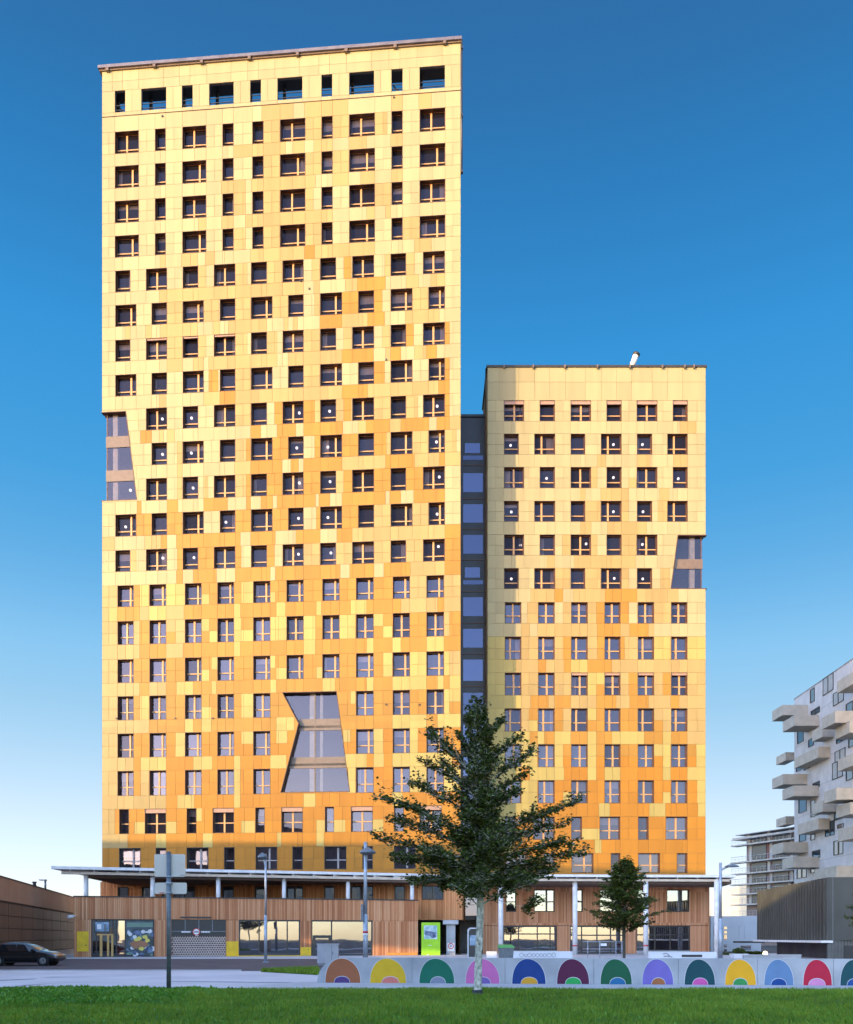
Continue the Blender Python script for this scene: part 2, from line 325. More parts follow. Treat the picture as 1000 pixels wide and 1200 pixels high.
T_ROWS = [  # y top, y bottom at x=506, windows, mullion fraction, W runs, S runs (below)
 (127.5, 154, A_, .44, "A;B308-328 B358-377 B390-409 B440-454", "A;B274.5-335 B344-357 B368-391 B409-430 B458-472"),
 (169, 195.5, A_, .68, "A;B308-328 B358-377 B390-409", "A;B260-288 B295-370 B390-409 B423-440 B459-472"),
 (211, 237.5, A_, .44, "A;B274-288 B308-328 B358-369 B440-458", "A;B233-242 B260-276 B288-391 B430-440 B452-458"),
 (253, 279, A_, .68, "A;B274-288 B308-328 B358-377 B472-492", "A;B188-196 B213-232 B241-252 B294-357 C357-369 B369-440 B486-506"),
 (295, 321, B_, .46, "A;B234-243 B277-290 B313-331 B366-375 C403-412 B451-458 B476-486", "A;B188-357 B368-375 B405-419 C419-452 B478-491 B505-522"),
 (336.5, 362.5, C_, .69, "A;B196-214 B239-257 B276-294 B320-338 B369-375 C403-420 C439-450 B484-502", "A;B147-153 B171-180 B188-232 B250-260 B268-313 B333-340 B345-349 C375-403 B403-431 C431-451 B475-515"),
 (378.5, 404.5, B_, .46, "A;B196-214 B232-243 B277-290 B313-325 B356-375 B403-412 B450-457 C477-485 C522-527", "A;B196-215 B227-239 B245-325 B338-401 C401-438 B452-458 C458-470 B486-500 C500-513"),
 (420.5, 446.5, C_, .69, "A;C245-256 B276-294 B357-375 C439-451 C522-527", "A;B187-195 B240-260 C260-276 B276-403 C403-431 B431-514 C514-527"),
 (462.5, 489, B_, .46, "A;B276-294 C322-332 C357-369 B369-376 B394-403 C403-412 B438-458 B477-490 C522-527", "A;C165-178 B187-192 B196-205 C294-306 C325-349 C356-402 B420-431 C431-457 B457-470 C470-503 C513-527 B527-541"),
 (504.5, 531, C_, .69, "A;B208-214 B276-289 C289-294 C319-338 C369-376 C401-420 C439-453 B453-458 B484-502 B522-535", "A;B208-214 B275-294 C294-331 C341-350 C357-401 B401-452 C452-486 B486-515 C515-522 B522-541"),
 (547, 573.5, B_, .46, "A;B208-214 B239-244 B276-289 C289-294 C313-331 C356-376 B395-403 C403-413 C438-458 C476-496", "A;C161-166 C196-209 C239-267 C289-294 C306-320 C325-370 C374-387 C401-452 C457-470 C485-522"),
 (589, 615.5, C_, .69, "A;C160-178 C196-214 C276-294 C319-338 C371-376 C401-420 B439-458 B484-502", "A;B120-135 B170-189 C189-196 C207-282 C294-323 C347-376 C395-413 B413-522 C522-541"),
 (632, 658, B_, .46, "A;B153-160 C208-215 C232-251 C276-283 C313-322 B356-375 B395-413 B439-458 B476-496 C522-541", "A;C207-216 C227-254 C276-317 C323-399 C410-440 C450-481 B481-522 C522-541"),
 (674.5, 700.5, D_, .72, "C;B120-138 C157-164 A164-175 A195-217 A237-247l C247-255 A283-297 A317-323l B480-500 B520-541", "C;B120-128 A128-138 B164-175 A175-195 B195-216 A276-282 A324-335 A371-377 A411-430 B470-513 B521-541"),
 (717.5, 746, D_, .5, "C;B120-138 B157-164 B195-217 C196-206l A237-247u A247-255l A275-283 A283-297l A317-323 A324-336 A356-370 A398-417 A438-450u A450-460l B520-527", "C;B120-164 B195-215 A276-282 A356-370 A430-438 A460-470 A500-521"),
 (763.5, 792, D_, .72, "C;B120-138 A248-255u A237-247l A317-323u A324-336l A371-378l A450-460 A480-500 A520-527 B527-541", "C;B120-164 B175-196 A207-227 A248-254 A318-324 A378-393 A430-438 A460-500 A513-520 A527-541"),
 (808, 837, D_, .5, "C;B120-138 A164-175 A237-248l A283-297 A411-417u A520-527 A527-541u", "C;B120-175 A217-227 A237-248 A324-345 A460-500 A513-541"),
 (853, 882, D_, .7, "C;B120-138 A207-217 A283-297u A324-337u A402-411u A438-450 A480-490", "C;B120-158 A165-196 A228-249 A276-282 A318-338 A402-430 A438-450 A460-530"),
 (898, 928, D_, .5, "C;B120-138 B165-175 A276-282 A409-417 A480-541", "C;B120-196 A208-228 A275-282 A356-370 A460-472"),
 (944, 974, E_, .5, "C;B120-135 A158-170l A195-207l A231-237u A283-299l A371-381l A391-405l A437-451l", "C;B120-150 A183-195 A238-250 A325-331 A371-380"),
 (991, 1018, F_, .6, "C;", "C;"),
]
S0_T = "A;B307-344 B357-408 B459-472 B491-506"
yT = TF.Y(506)
def zT(y): return PZ(y, yT)
# outlines of the glazed bays, in (s, z)
def poly_fn(Fd, left, right):
    L_ = sorted([(Fd.z_(x, y), Fd.s_(x)) for x, y in left]); R_ = sorted([(Fd.z_(x, y), Fd.s_(x)) for x, y in right])
    lo, hi = max(L_[0][0], R_[0][0]), min(L_[-1][0], R_[-1][0])
    def itp(T, z):
        for (z0, a), (z1, b) in zip(T[:-1], T[1:]):
            if z0 <= z <= z1: return a + (b - a) * (z - z0) / (z1 - z0)
        return T[0][1] if z < T[0][0] else T[-1][1]
    def fn(z): return (itp(L_, z), itp(R_, z)) if lo <= z <= hi else None
    return dict(fn=fn, lo=lo, hi=hi, zs=[lo, hi] + [z for z, _ in L_[1:-1]] + [z for z, _ in R_[1:-1]], L=L_, R=R_)
z_t, z_b = TF.z_(345, 811), TF.z_(345, 929)
BAY_C = poly_fn(TF, [(330.5, 811), (349.8, 847.8), (328.8, 929)], [(394.7, 810), (410.4, 929)])
BAY_L = poly_fn(TF, [(119.0, 482.3), (119.0, 587.5)], [(148, 482), (161, 587)])
BAY_R = poly_fn(RF, [(794.3, 627.2), (786, 690.2)], [(828.5, 627.2), (828.5, 690.2)])

tower = thing('tall_tower', 'tall yellow and orange panelled tower, the higher of the two', 'tower', (TF.pt(TF.L / 2, 0, 0)))
cl = MB(); bands = []; T_top = TF.z_(540, 47.5)
zo0, zo1 = zT(104), zT(78); zdrip = zT(108.5)
jo = [x for w in O_ for x in w]; ja = [x for w in A_ for x in w]
bands.append((zo1, (zo1 + T_top) / 2 - .2, [], runs("A;"), '', [x - 3 for x in jo]))
bands.append(((zo1 + T_top) / 2 - .2, T_top - .28, [], runs("A;"), '', [x - 3 for x in jo]))
bands.append((zo0, zo1, O_, runs("A;"), '', [o + 8 for o in jo]))
bands.append((zdrip, zo0, [], runs("A;"), '', jo))
prev = zdrip
TW = []
for i, (yt, yb, wins, mull, wr, sr) in enumerate(T_ROWS):
    zt, zb = zT(yt), zT(yb)
    sruns = runs(S0_T) if i == 0 else runs(T_ROWS[i - 1][5])
    pj = [x for w in (T_ROWS[i - 1][2] if i else A_) for x in w]
    mids = [(w[0] + w[1]) / 2 for w in wins]
    if i == 0: bands.append((zt, prev - .05, [], sruns, '', pj))
    elif prev - zt > 1.6: 
        bands.append((zt, prev, [], sruns, '', pj + mids))
    else: bands.append((zt, prev, [], sruns, '', pj + mids))
    wl = []
    for j, w in enumerate(wins):
        if i in (8, 9, 10) and j == 0: continue
        if i in (16, 17, 18) and j in (5, 6): continue
        wl.append(w)
        TW.append((i, j, w, zb, zt, mull))
    zm = zb + (zt - zb) * .48
    ex = [w[1] + (wins[k + 1][0] - w[1]) * .5 for k, w in enumerate(wins[:-1]) if wins[k + 1][0] - w[1] > 16] + [128, 531]
    bands.append((zm, zt, wl, runs(wr), 'u', ex)); bands.append((zb, zm, wl, runs(wr), 'l', ex))
    prev = zb
zT0 = 6.95
bands.append((zT0, prev, [], runs("C;"), '', [x for w in F_ for x in w]))
x_lo, x_hi = 120.0, 540.0
clad(TF, cl, x_lo, x_hi, bands, [BAY_C, BAY_L], None, zT(660), zT(850))
cl.build('cladding', [M['A'], M['B'], M['C'], M['joint'], M['D'], M['E']], tower)
# 100 largest windows are parts, the rest one part
TW.sort(key=lambda t: -((t[2][1] - t[2][0]) * (t[4] - t[3]) * (1.02 if t[0] < 19 else 1)))
rest = MB()
for n_, (i, j, w, zb, zt, mull) in enumerate(TW):
    s0, s1 = TF.s_(w[0]), TF.s_(w[1]); wd = w[1] - w[0]
    m_ = mull if wd > 18.9 else None
    bl = .16 if (i == 19 and wd > 20) else (.07 if (i, j) in ((6, 1), (6, 3), (6, 2)) else 0)
    tr = .30 if i < 13 else (.36 if i < 19 else .42)
    mats = [M['reveal'], M['wood_frame'], M['blind']] if i < 20 else [M['reveal_dark'], M['frame_grey'], M['blind']]
    if i == 20 or n_ < 90 and False: pass
    if n_ < 100: place_window(tower, TF, s0, zb, s1 - s0, zt - zb, m_, .46, tr, bl, mats, M['glass'] if i < 13 else (M['low_glass']))
    else:
        g = i == 20
        window_bars(rest, s0, zb, s1 - s0, zt - zb, m_, .46, tr, bl, TF, 4 if g else 0, 5 if g else 1, 2)
        rest.face([TF.pt(s0 + .05, -.43, zb + .05), TF.pt(s1 - .05, -.43, zb + .05), TF.pt(s1 - .05, -.43, zt - .05), TF.pt(s0 + .05, -.43, zt - .05)], 3 if i < 13 else 6)
o = rest.build('narrow_window', [M['reveal'], M['wood_frame'], M['blind'], M['glass'], M['reveal_dark'], M['frame_grey'], M['low_glass'], M['shop_glass']], tower); o['kind'] = 'stuff'
# interior core, floor slabs, curtains, roof
D_T = 24.0
core = MB()
z_deck = zT(112)
TF.quad(core, .3, TF.L - .3, -3.2, 6, z_deck - .3, 0)
for i, (yt, yb, *_r) in enumerate(T_ROWS):
    zc = zT(yt) + .32; TF.box(core, .35, TF.L - .35, -.49, -3.15, zc, zc + .22, 1)
    for k in range(9):      # party walls
        s = TF.L * (k + 1) / 10 + .35 * math.sin(k * 2.1); 
        if abs(TF.s_(368) - s) < 2.2 and 15 < i < 19: continue
        TF.box(core, s - .06, s + .06, -.52, -3.1, zT(yb) - .8, zc - .01, 0)
M['curtain'] = noise_mat('curtain', (.5, .45, .38), (.62, .57, .5), 1.2, .9, stretch=(6, 6, .3))
def curtains(mb, Fd, W, mi):
    rs = random.Random(21)
    for (i, j, w, zb, zt, mull) in W:
        if rs.random() > .42: continue
        a, b = Fd.s_(w[0]), Fd.s_(w[1]); k = rs.random()
        if k < .55:
            f = rs.uniform(.15, .38); a0 = a if rs.random() < .5 else b - (b - a) * f
            for q in range(5): c = a0 + (b - a) * f * q / 5; Fd.box(mb, c, c + (b - a) * f / 5 * .96, -.62 - .05 * (q % 2), -.7, zb - .3, zt + .2, mi)
        else: Fd.box(mb, a + .1, b - .1, -.56, -.58, zt - (zt - zb) * rs.uniform(.12, .45), zt + .2, mi)
curtains(core, TF, TW, 2)
core.build('interior', [M['interior'], M['slab'], M['curtain']], tower)
body = MB()
a, b = TF.O.copy(), TF.pt(TF.L, 0, 0)
bl_z0, bl_z1 = BAY_L['lo'], BAY_L['hi']
def TB(s, d, z): q = TF.pt(s, 0, z); q.y -= d; return q
def side(mb, s, z0, z1, d0, d1, mi=0): mb.face([TB(s, d0, z0), TB(s, d1, z0), TB(s, d1, z1), TB(s, d0, z1)], mi)
side(body, 0.002, 0, bl_z0, .03, -D_T); side(body, 0.002, bl_z1, T_top - .3, .03, -D_T); side(body, 0.002, bl_z0, bl_z1, -5, -D_T)
side(body, TF.L - .002, 0, T_top - .3, -D_T, .03)
body.face([TB(0, -D_T, 0), TB(TF.L, -D_T, 0), TB(TF.L, -D_T, z_deck - .1), TB(0, -D_T, z_deck - .1)], 0)
body.hexa([TB(.05, -.06, z_deck - .28), TB(TF.L - .05, -.06, z_deck - .28), TB(TF.L - .05, -D_T + .05, z_deck - .28), TB(.05, -D_T + .05, z_deck - .28), TB(.05, -.06, z_deck), TB(TF.L - .05, -.06, z_deck), TB(TF.L - .05, -D_T + .05, z_deck), TB(.05, -D_T + .05, z_deck)], 1)           # roof deck
TF.box(body, .05, TF.L - .3, -.225, -2.7, T_top - .75, T_top - .45, 2)                # roof strip behind the screen wall
for k in range(0, 11): TF.box(body, TF.L * k / 10.3 + .35, TF.L * k / 10.3 + .6, -2.3, -2.6, z_deck, T_top - .76, 1)
for k in range(len(O_) - 1):                                                         # back of the screen wall
    TF.box(body, TF.s_(O_[k][1]) , TF.s_(O_[k + 1][0]), -.01, -.22, z_deck, T_top - .3, 1)
TF.box(body, .06, TF.s_(O_[0][0]), -.01, -.22, z_deck, T_top - .3, 1); TF.box(body, TF.s_(O_[-1][1]), TF.L - .06, -.01, -.22, z_deck, T_top - .3, 1)
for w in O_:
    TF.box(body, TF.s_(w[0]), TF.s_(w[1]), -.01, -.22, zo1 + .01, T_top - .3, 1); TF.box(body, TF.s_(w[0]), TF.s_(w[1]), -.01, -.22, z_deck, zo0 - .01, 1)
body.build('body', [M['side'], M['slab'], M['reveal_dark']], tower)
for w in O_:        # guard rails in the roof openings
    rl = MB()
    for fz in (.16, .37):
        TF.box(rl, TF.s_(w[0]), TF.s_(w[1]), -.1, -.15, zo0 + (zo1 - zo0) * fz - .03, zo0 + (zo1 - zo0) * fz + .03, 0)
    if w[0] in (459, 135):
        p0, p1 = (w[0] + 1, zo1 - .9), (w[1] - 1, zo0 + .1)
        rl.cyl(TF.pt(TF.s_(p0[0]), -.6, p0[1]), TF.pt(TF.s_(p1[0]), -.6, p1[1]), .07, n=6)
    rl.build('guard_rail', M['frame_dark'], tower)
cp = MB()
TF.box(cp, -.30, TF.L + .12, .32, -.5, T_top - .16, T_top + .12, 0)
TF.box(cp, -.2, TF.L + .05, .16, -.4, T_top - .30, T_top - .17, 1)
for k in range(8): 
    s = TF.L * (k + .1) / 7.45; TF.box(cp, s, s + .28, .3, .05, T_top - .42, T_top - .165, 1)
TF.box(cp, -.3, -.05, -.51, -8, T_top - .16, T_top + .1, 0)
cp.build('coping', [M['coping'], M['bronze_band']], tower)
dr = MB(); TF.box(dr, -.01, TF.L + .01, .07, 0, zdrip - .05, zdrip, 0); dr.build('drip_edge', M['reveal'], tower)
ra = MB(); sE = TF.L + .12
ra.cyl(TF.pt(sE, .25, zT(207)), TF.pt(sE, .25, T_top - .2), .07, n=8); ra.build('facade_rail', M['frame_dark'], tower)
for yy in (62, 141, 206):
    q = MB(); TF.box(q, TF.L + .01, sE + .1, .34, .06, zT(yy) - .12, zT(yy) + .12); q.build('rail_bracket', M['frame_dark'], tower)
fx = MB()       # small facade fixings
for (x, y) in ((190, 137), (461, 115), (452, 422), (136, 842), (205, 842), (249, 842), (452, 826), (491, 826), (352, 330), (362, 339)):
    s = TF.s_(x); z = TF.z_(x, y); TF.box(fx, s, s + .14, .12, .03, z - .07, z + .07)
fx.build('wall_fixing', M['frame_dark'], tower)

def bay(parent, Fd, B, depth, bands_y, xref, mulls, cols, open_left=False, open_right=False, Dp=5.0):
    """glazed bay set back in the wall: reveal + bronze bands + mullions, panes as sub-parts"""
    fr = MB(); fn = B['fn']
    zs = sorted(set(round(v, 4) for v in B['zs']))
    def quad4(p): fr.face(p, 0)
    for za, zb in zip(zs[:-1], zs[1:]):
        e0, e1 = fn(za + 1e-4), fn(zb - 1e-4)
        for side_, op in ((0, open_left), (1, open_right)):
            if op: continue
            sg = 1 if side_ == 0 else -1; t = .05 * sg
            fr.hexa([Fd.pt(e0[side_] - .004 * sg, .06, za), Fd.pt(e0[side_] + t, .06, za), Fd.pt(e0[side_] + t, -depth - .05, za), Fd.pt(e0[side_] - .004 * sg, -depth - .05, za),
                     Fd.pt(e1[side_] - .004 * sg, .06, zb), Fd.pt(e1[side_] + t, .06, zb), Fd.pt(e1[side_] + t, -depth - .05, zb), Fd.pt(e1[side_] - .004 * sg, -depth - .05, zb)], 0)
    lo, hi = B['lo'], B['hi']; el, eh = fn(lo + 1e-4), fn(hi - 1e-4)
    inl = .32 if open_left else .05; inr = .32 if open_right else .05
    Fd.box(fr, eh[0] + (.0 if not open_left else .01), eh[1] - (.0 if not open_right else .01), .055, -depth - .06, hi - .05, hi + .01, 0)
    Fd.box(fr, el[0] + .0, el[1] - .0, .055, -depth - .06, lo - .01, lo + .05, 0)
    bz = [(Fd.z_(xref, y1), Fd.z_(xref, y0)) for y0, y1 in bands_y]     # bronze bands (zlow, zhigh)
    for z0, z1 in bz:
        e0, e1 = fn(z0), fn(z1)
        a0, b0, a1, b1 = e0[0] + inl, e0[1] - inr, e1[0] + inl, e1[1] - inr
        fr.hexa([Fd.pt(a0, -depth + .06, z0), Fd.pt(b0, -depth + .06, z0), Fd.pt(b0, -depth - .25, z0), Fd.pt(a0, -depth - .25, z0),
                 Fd.pt(a1, -depth + .06, z1), Fd.pt(b1, -depth + .06, z1), Fd.pt(b1, -depth - .25, z1), Fd.pt(a1, -depth - .25, z1)], 1)
        if open_left: Fd.box(fr, inl - .02, inl + .3, -depth, -Dp, z0, z1, 1)
        if open_right: Fd.box(fr, Fd.L - inr - .3, Fd.L - inr + .02, -depth, -Dp, z0, z1, 1)
        Fd.box(fr, min(a0, a1) + .2, max(b0, b1) - .2, -depth - .26, -3.1, z0 + .2, z0 + .5, 3)
    for xm in mulls:
        s = Fd.s_(xm); Fd.box(fr, s - .06, s + .06, -depth + .08, -depth - .1, lo + .05, hi - .05, 1)
    if open_left: Fd.box(fr, inl - .03, inl + .06, -depth + .03, -depth - .08, lo, hi, 0)
    if open_right: Fd.box(fr, Fd.L - inr - .06, Fd.L - inr + .03, -depth + .03, -depth - .08, lo, hi, 0)
    for (c0, c1) in cols: Fd.box(fr, Fd.s_(c0), Fd.s_(c1), -depth - .14, -depth - .5, lo + .05, hi - .05, 2)
    ob = fr.build('bay_window', [M['reveal'], M['bronze_band'], M['pale_column'], M['slab']], parent)
    cutz = [lo] + [v for p in sorted(bz) for v in p] + [hi]
    for k in range(0, len(cutz), 2):
        z0, z1 = cutz[k], cutz[k + 1]; p = MB()
        sub = sorted([z0, z1] + [z for z in B['zs'] if z0 + .05 < z < z1 - .05])
        for za, zb in zip(sub[:-1], sub[1:]):
            e0, e1 = fn(min(max(za, lo + 1e-4), hi - 1e-4)), fn(min(max(zb, lo + 1e-4), hi - 1e-4))
            p.face([Fd.pt(e0[0] + inl, -depth, za), Fd.pt(e0[1] - inr, -depth, za), Fd.pt(e1[1] - inr, -depth, zb), Fd.pt(e1[0] + inl, -depth, zb)])
        if open_left: p.face([Fd.pt(inl, -Dp, z0), Fd.pt(inl, -depth, z0), Fd.pt(inl, -depth, z1), Fd.pt(inl, -Dp, z1)])
        if open_right: p.face([Fd.pt(Fd.L - inr, -depth, z0), Fd.pt(Fd.L - inr, -Dp, z0), Fd.pt(Fd.L - inr, -Dp, z1), Fd.pt(Fd.L - inr, -depth, z1)])
        p.build('pane', M['bay_glass'], ob)
bay(tower, TF, BAY_C, .55, [(841, 854.5), (886, 899)], 368, [368], [(361.2, 367.2), (373.6, 376.8)])
bay(tower, TF, BAY_L, .35, [(509, 522), (549, 562)], 140, [], [(130, 135.5)], open_left=True)

#=== SHORT TOWER ===============================================================
short = thing('short_tower', 'shorter yellow and orange panelled tower with a shaded left edge', 'tower', RF.pt(RF.L / 2, 0, 0))
Pw = [(590.8, 614.2), (632.7, 650.3), (668.9, 692.6), (711, 728.4), (746.3, 770.3), (788.6, 805.8)]
Qw = [(590.8, 608), (626.3, 650.6), (668.9, 685.8), (704.4, 728.4), (746.6, 764.2), (782.2, 805.8)]
Sw = [(591.8, 611), (630.8, 650), (669.5, 688.7), (708.6, 727.1), (747.6, 766.5), (786.6, 805.5)]
Vw = [(591.8, 604), (625, 650), (669.5, 682), (702.8, 726.8), (747.9, 760.1), (780.2, 805.5)]
Ww = [(591.8, 617), (637, 650), (670, 695.4), (715.9, 727), (748, 773.5), (793.4, 805.5)]
R_ROWS = [
 (469.4, 493.8, Pw, .53, "A;", "A;B797-816"),
 (508.5, 532.8, Qw, .36, "A;", "A;B700-710 B747-762 B789-806"),
 (547.5, 572.2, Pw, .5, "A;B692-701 B737-746l", "A;B680-686 B704-737 B773-784"),
 (587.2, 611.5, Qw, .36, "A;B686-704 B728-738 B771-782", "A;B680-693 B712-758"),
 (626.6, 650.9, Pw, .5, "A;B659-669 B693-702 B729-746", "A;B641-650 B673-745"),
 (666, 690.2, Qw, .36, "A;B650-668 B686-704 B729-737 B774-785", "A;B622-650 C651-660 B672-709 C709-747 B747-795"),
 (705.8, 730.7, Sw, .5, "B;A572-618 A650-660 C699-709 C727-738 A738-747 A806-828", "B;A572-611 A621-630 C700-728 C738-760 A767-828"),
 (746.1, 773, Sw, .33, "B;A572-611 C661-669 C700-709 C728-732 A767-786 A806-828", "B;A572-605 C631-640 C661-669 A670-690 C690-717"),
 (788.3, 814.9, Sw, .55, "B;A572-592 A689-699 A699-709u C699-709l C739-747 C777-786", "B;A572-611 C622-643 C652-669 C699-722 C738-760 C786-796"),
 (830.2, 857.1, Sw, .33, "B;A572-592 C621-630u A621-630l C650-660 A689-699u C689-699l C699-709 C727-747 C767-777l", "C;A572-621 A630-638 A650-669 A690-699 A717-755 A777-787 B806-828"),
 (872.2, 899, Sw, .55, "C;A572-630 A650-661 A689-699 A767-777u A777-786 A816-828", "C;A572-611 A621-661 A690-699 A709-728 A777-786 A806-828"),
 (914.4, 941.3, Sw, .4, "C;A572-630 A661-669l A778-786l A818-828", "C;A572-630 A702-716 A761-780 A818-828"),
 (957, 984, Vw, .5, "C;A572-592 A683-702l", "C;A572-600 A697-705"),
 (999.8, 1023, Ww, .6, "C;", "C;"),
]
def zR(y): return PZ(y, 84.5)
R_top = zR(431); rc = MB(); bands = []
pj = [x for w in Pw for x in w]
bands.append((zR(448), R_top, [], runs("A;"), '', [x - 6 for x in pj])); bands.append((zR(469.4), zR(448), [], runs("A;"), '', [x - 6 for x in pj]))
prev = None; RW = []
for i, (yt, yb, wins, mull, wr, sr) in enumerate(R_ROWS):
    zt, zb = zR(yt), zR(yb)
    if prev is not None:
        pj = [x for w in R_ROWS[i - 1][2] for x in w]; bands.append((zt, prev, [], runs(R_ROWS[i - 1][5]), '', pj + [(w[0] + w[1]) / 2 for w in wins] + [590]))
    wl = []
    for j, w in enumerate(wins):
        if i in (4, 5) and j == 5: continue
        wl.append(w); RW.append((i, j, w, zb, zt, mull))
    zm = zb + (zt - zb) * .48; ex = [581, 620, 660, 700, 737, 777, 817]
    bands.append((zm, zt, wl, runs(wr), 'u', ex)); bands.append((zb, zm, wl, runs(wr), 'l', ex)); prev = zb
bands.append((6.6, prev, [], runs("C;"), '', [x for w in Ww for x in w]))
clad(RF, rc, 571.5, 827.0, bands, [BAY_R], None, zR(742), zR(880))
rc.build('cladding', [M['A'], M['B'], M['C'], M['joint'], M['D'], M['E']], short)
for (i, j, w, zb, zt, mull) in RW:
    s0, s1 = RF.s_(w[0]), RF.s_(w[1]); wd = w[1] - w[0]
    place_window(short, RF, s0, zb, s1 - s0, zt - zb, mull if wd > 18.3 else None, .36, .33 if i < 6 else .4, .16 if i == 0 else (.1 if i == 8 and j > 1 else 0), glass=M['glass'] if i < 6 else M['low_glass'])
bay(short, RF, BAY_R, .35, [(653.8, 665)], 805, [], [(810, 816)], open_right=True, Dp=3.0)
core = MB(); RF.quad(core, .3, RF.L - .3, -3.2, 6, R_top - .5, 0)
for i, (yt, yb, *_r) in enumerate(R_ROWS):
    zc = zR(yt) + .3; RF.box(core, .35, RF.L - .35, -.42, -3.15, zc, zc + .22, 1)
    for k in range(5): s = RF.L * (k + 1) / 6 - .3; RF.box(core, s - .06, s + .06, -.5, -3.1, zR(yb) - .7, zc - .01, 0)
curtains(core, RF, RW, 2)
core.build('interior', [M['interior'], M['slab'], M['curtain']], short)
rb = MB()
def rside(s, z0, z1, d0, d1, mi=0): rb.face([RF.pt(s, d0, z0), RF.pt(s, d1, z0), RF.pt(s, d1, z1), RF.pt(s, d0, z1)], mi)
rside(.002, 0, R_top, .03, -6.8); RF.quad(rb, 0, 5, -6.8, 0, R_top, 0); rside(5, 0, R_top, -6.8, -20)
rside(RF.L - .002, BAY_R['hi'], R_top, -20, .03); rside(RF.L - .002, 0, BAY_R['lo'], -20, .03); rside(RF.L - .002, BAY_R['lo'], BAY_R['hi'], -20, -3.0)
RF.box(rb, .02, 5, -.06, -6.78, R_top - .5, R_top - .2, 1); RF.box(rb, 5.002, RF.L - .02, -.06, -20, R_top - .5, R_top - .2, 1)
RF.quad(rb, 5, RF.L, -20, 0, R_top, 0)
rb.build('body', [M['side'], M['slab']], short)
cp = MB(); RF.box(cp, -.12, RF.L + .1, .14, -.4, R_top, R_top + .2, 0); RF.box(cp, -.12, .2, -.4, -6.8, R_top, R_top + .2, 0)
for x in (590, 624, 661, 699, 737, 775, 801, 812):
    s = RF.s_(x); RF.box(cp, s, s + .14, .3, .145, R_top - .18, R_top + .14, 1)
cp.build('coping', [M['reveal_dark'], M['bronze_band']], short)
ra = MB(); ra.cyl(RF.pt(-.16, -1.2, zR(476)), RF.pt(-.16, -.1, R_top), .06, n=6); ra.build('facade_rail', M['frame_dark'], short)
fl = thing('roof_flue', 'white slanting flue pipe on the roof of the shorter tower', 'flue', P(740.5, 428, 85.2))
q = MB(); q.cyl(P(740.5, 430, 85.2), P(745.5, 416.5, 84.9), .26, .30, 14, 0)
q.cyl(P(745.4, 416.8, 84.9), P(746.3, 414.4, 84.88), .36, .36, 14, 1); q.build('pipe', [M['white_metal'], M['reveal_dark']], fl)
q = MB(); q.box(PX(738, 85.2), PX(745, 85.2), 84.8, 85.6, R_top + .19, R_top + .42); q.build('base', M['cream_metal'], fl)

#=== STAIR LINK ================================================================
LY = 88.0; LF = Facade((-3.0, LY), (6.04, LY))
link = thing('glazed_link', 'dark slate stair link with stacked blue panes between the two towers', 'building', (2, LY, 0))
lz = PZ(489, LY); lm = MB()
panes = [(519.5, 531, 545, 562.6), (534, 539, 543, 566), (554.6, 576.8, 543, 566), (591, 612.6, 543, 566), (627, 649, 543, 566), (665, 677, 545, 562.6), (680, 685, 543, 566),
         (700, 722, 543, 566), (737, 759, 543, 566), (773, 798, 543, 566), (812, 837, 543, 566), (849, 872, 543, 566), (886, 909, 543, 566), (923, 946, 543, 566), (960, 983, 543, 566), (1052, 1073, 545, 559)]
LF.box(lm, 0, LF.L, 0, -6, 3.4, lz, 0)
LF.box(lm, 0, LF.L, .12, -6, lz + .001, lz + .25, 0)
LF.box(lm, LF.s_(568) - .0, LF.L - .02, .35, .002, 0, lz - .1, 1)
for y in (545, 584, 620, 656, 693, 730, 766, 804): LF.box(lm, LF.s_(541), LF.s_(567.5), .05, .001, PZ(y + 1, LY), PZ(y, LY), 1)
LF.box(lm, 0, LF.L, -3, -3.2, 0, 3.39, 2)
lm.build('wall', [M['link'], M['reveal'], M['concrete_dark']], link)
for (y0, y1, x0, x1) in panes:
    p = MB(); LF.box(p, LF.s_(x0), LF.s_(x1), .02, .0015, PZ(y1, LY), PZ(y0, LY)); p.build('pane', M['link_glass'], link)

#=== PENDANT LAMPS BEHIND THE GLASS ============================================
M['lamp_white'] = emit_mat('lit_globe', (1, .95, .88), 1.1)
lamp_me = MB(); lamp_me.sphere((0, 0, 0), .125, 12); lamp_me = lamp_me.mesh('globe', [M['lamp_white']])
ordn = ['first', 'second', 'third', 'fourth', 'fifth', 'sixth', 'seventh', 'eighth', 'ninth', 'tenth', 'eleventh', 'twelfth', 'thirteenth', 'fourteenth', 'fifteenth']
lampT = [(190.5, 491), (224.7, 490), (190.7, 532.5), (224.5, 531), (226.5, 572), (153, 574.5), (351, 484), (386.5, 482), (512.5, 476), (348, 525), (384.5, 524), (511.7, 518), (351, 566), (387, 564.5), (515, 559),
         (147.5, 617.5), (191, 654), (227.5, 653.5), (265, 612), (350, 607.5), (384.5, 606.5), (512.5, 602.5), (350, 649.5), (388, 648), (514, 640.5)]
lampR = [(598.5, 522), (719, 521), (753, 521), (640.7, 560.6), (719, 559.7), (795, 561), (599.4, 600), (719, 599.7), (753.7, 599.7), (610, 639), (687, 637.4), (753, 638), (599.4, 678.4), (720, 677.8), (753.4, 678.4)]
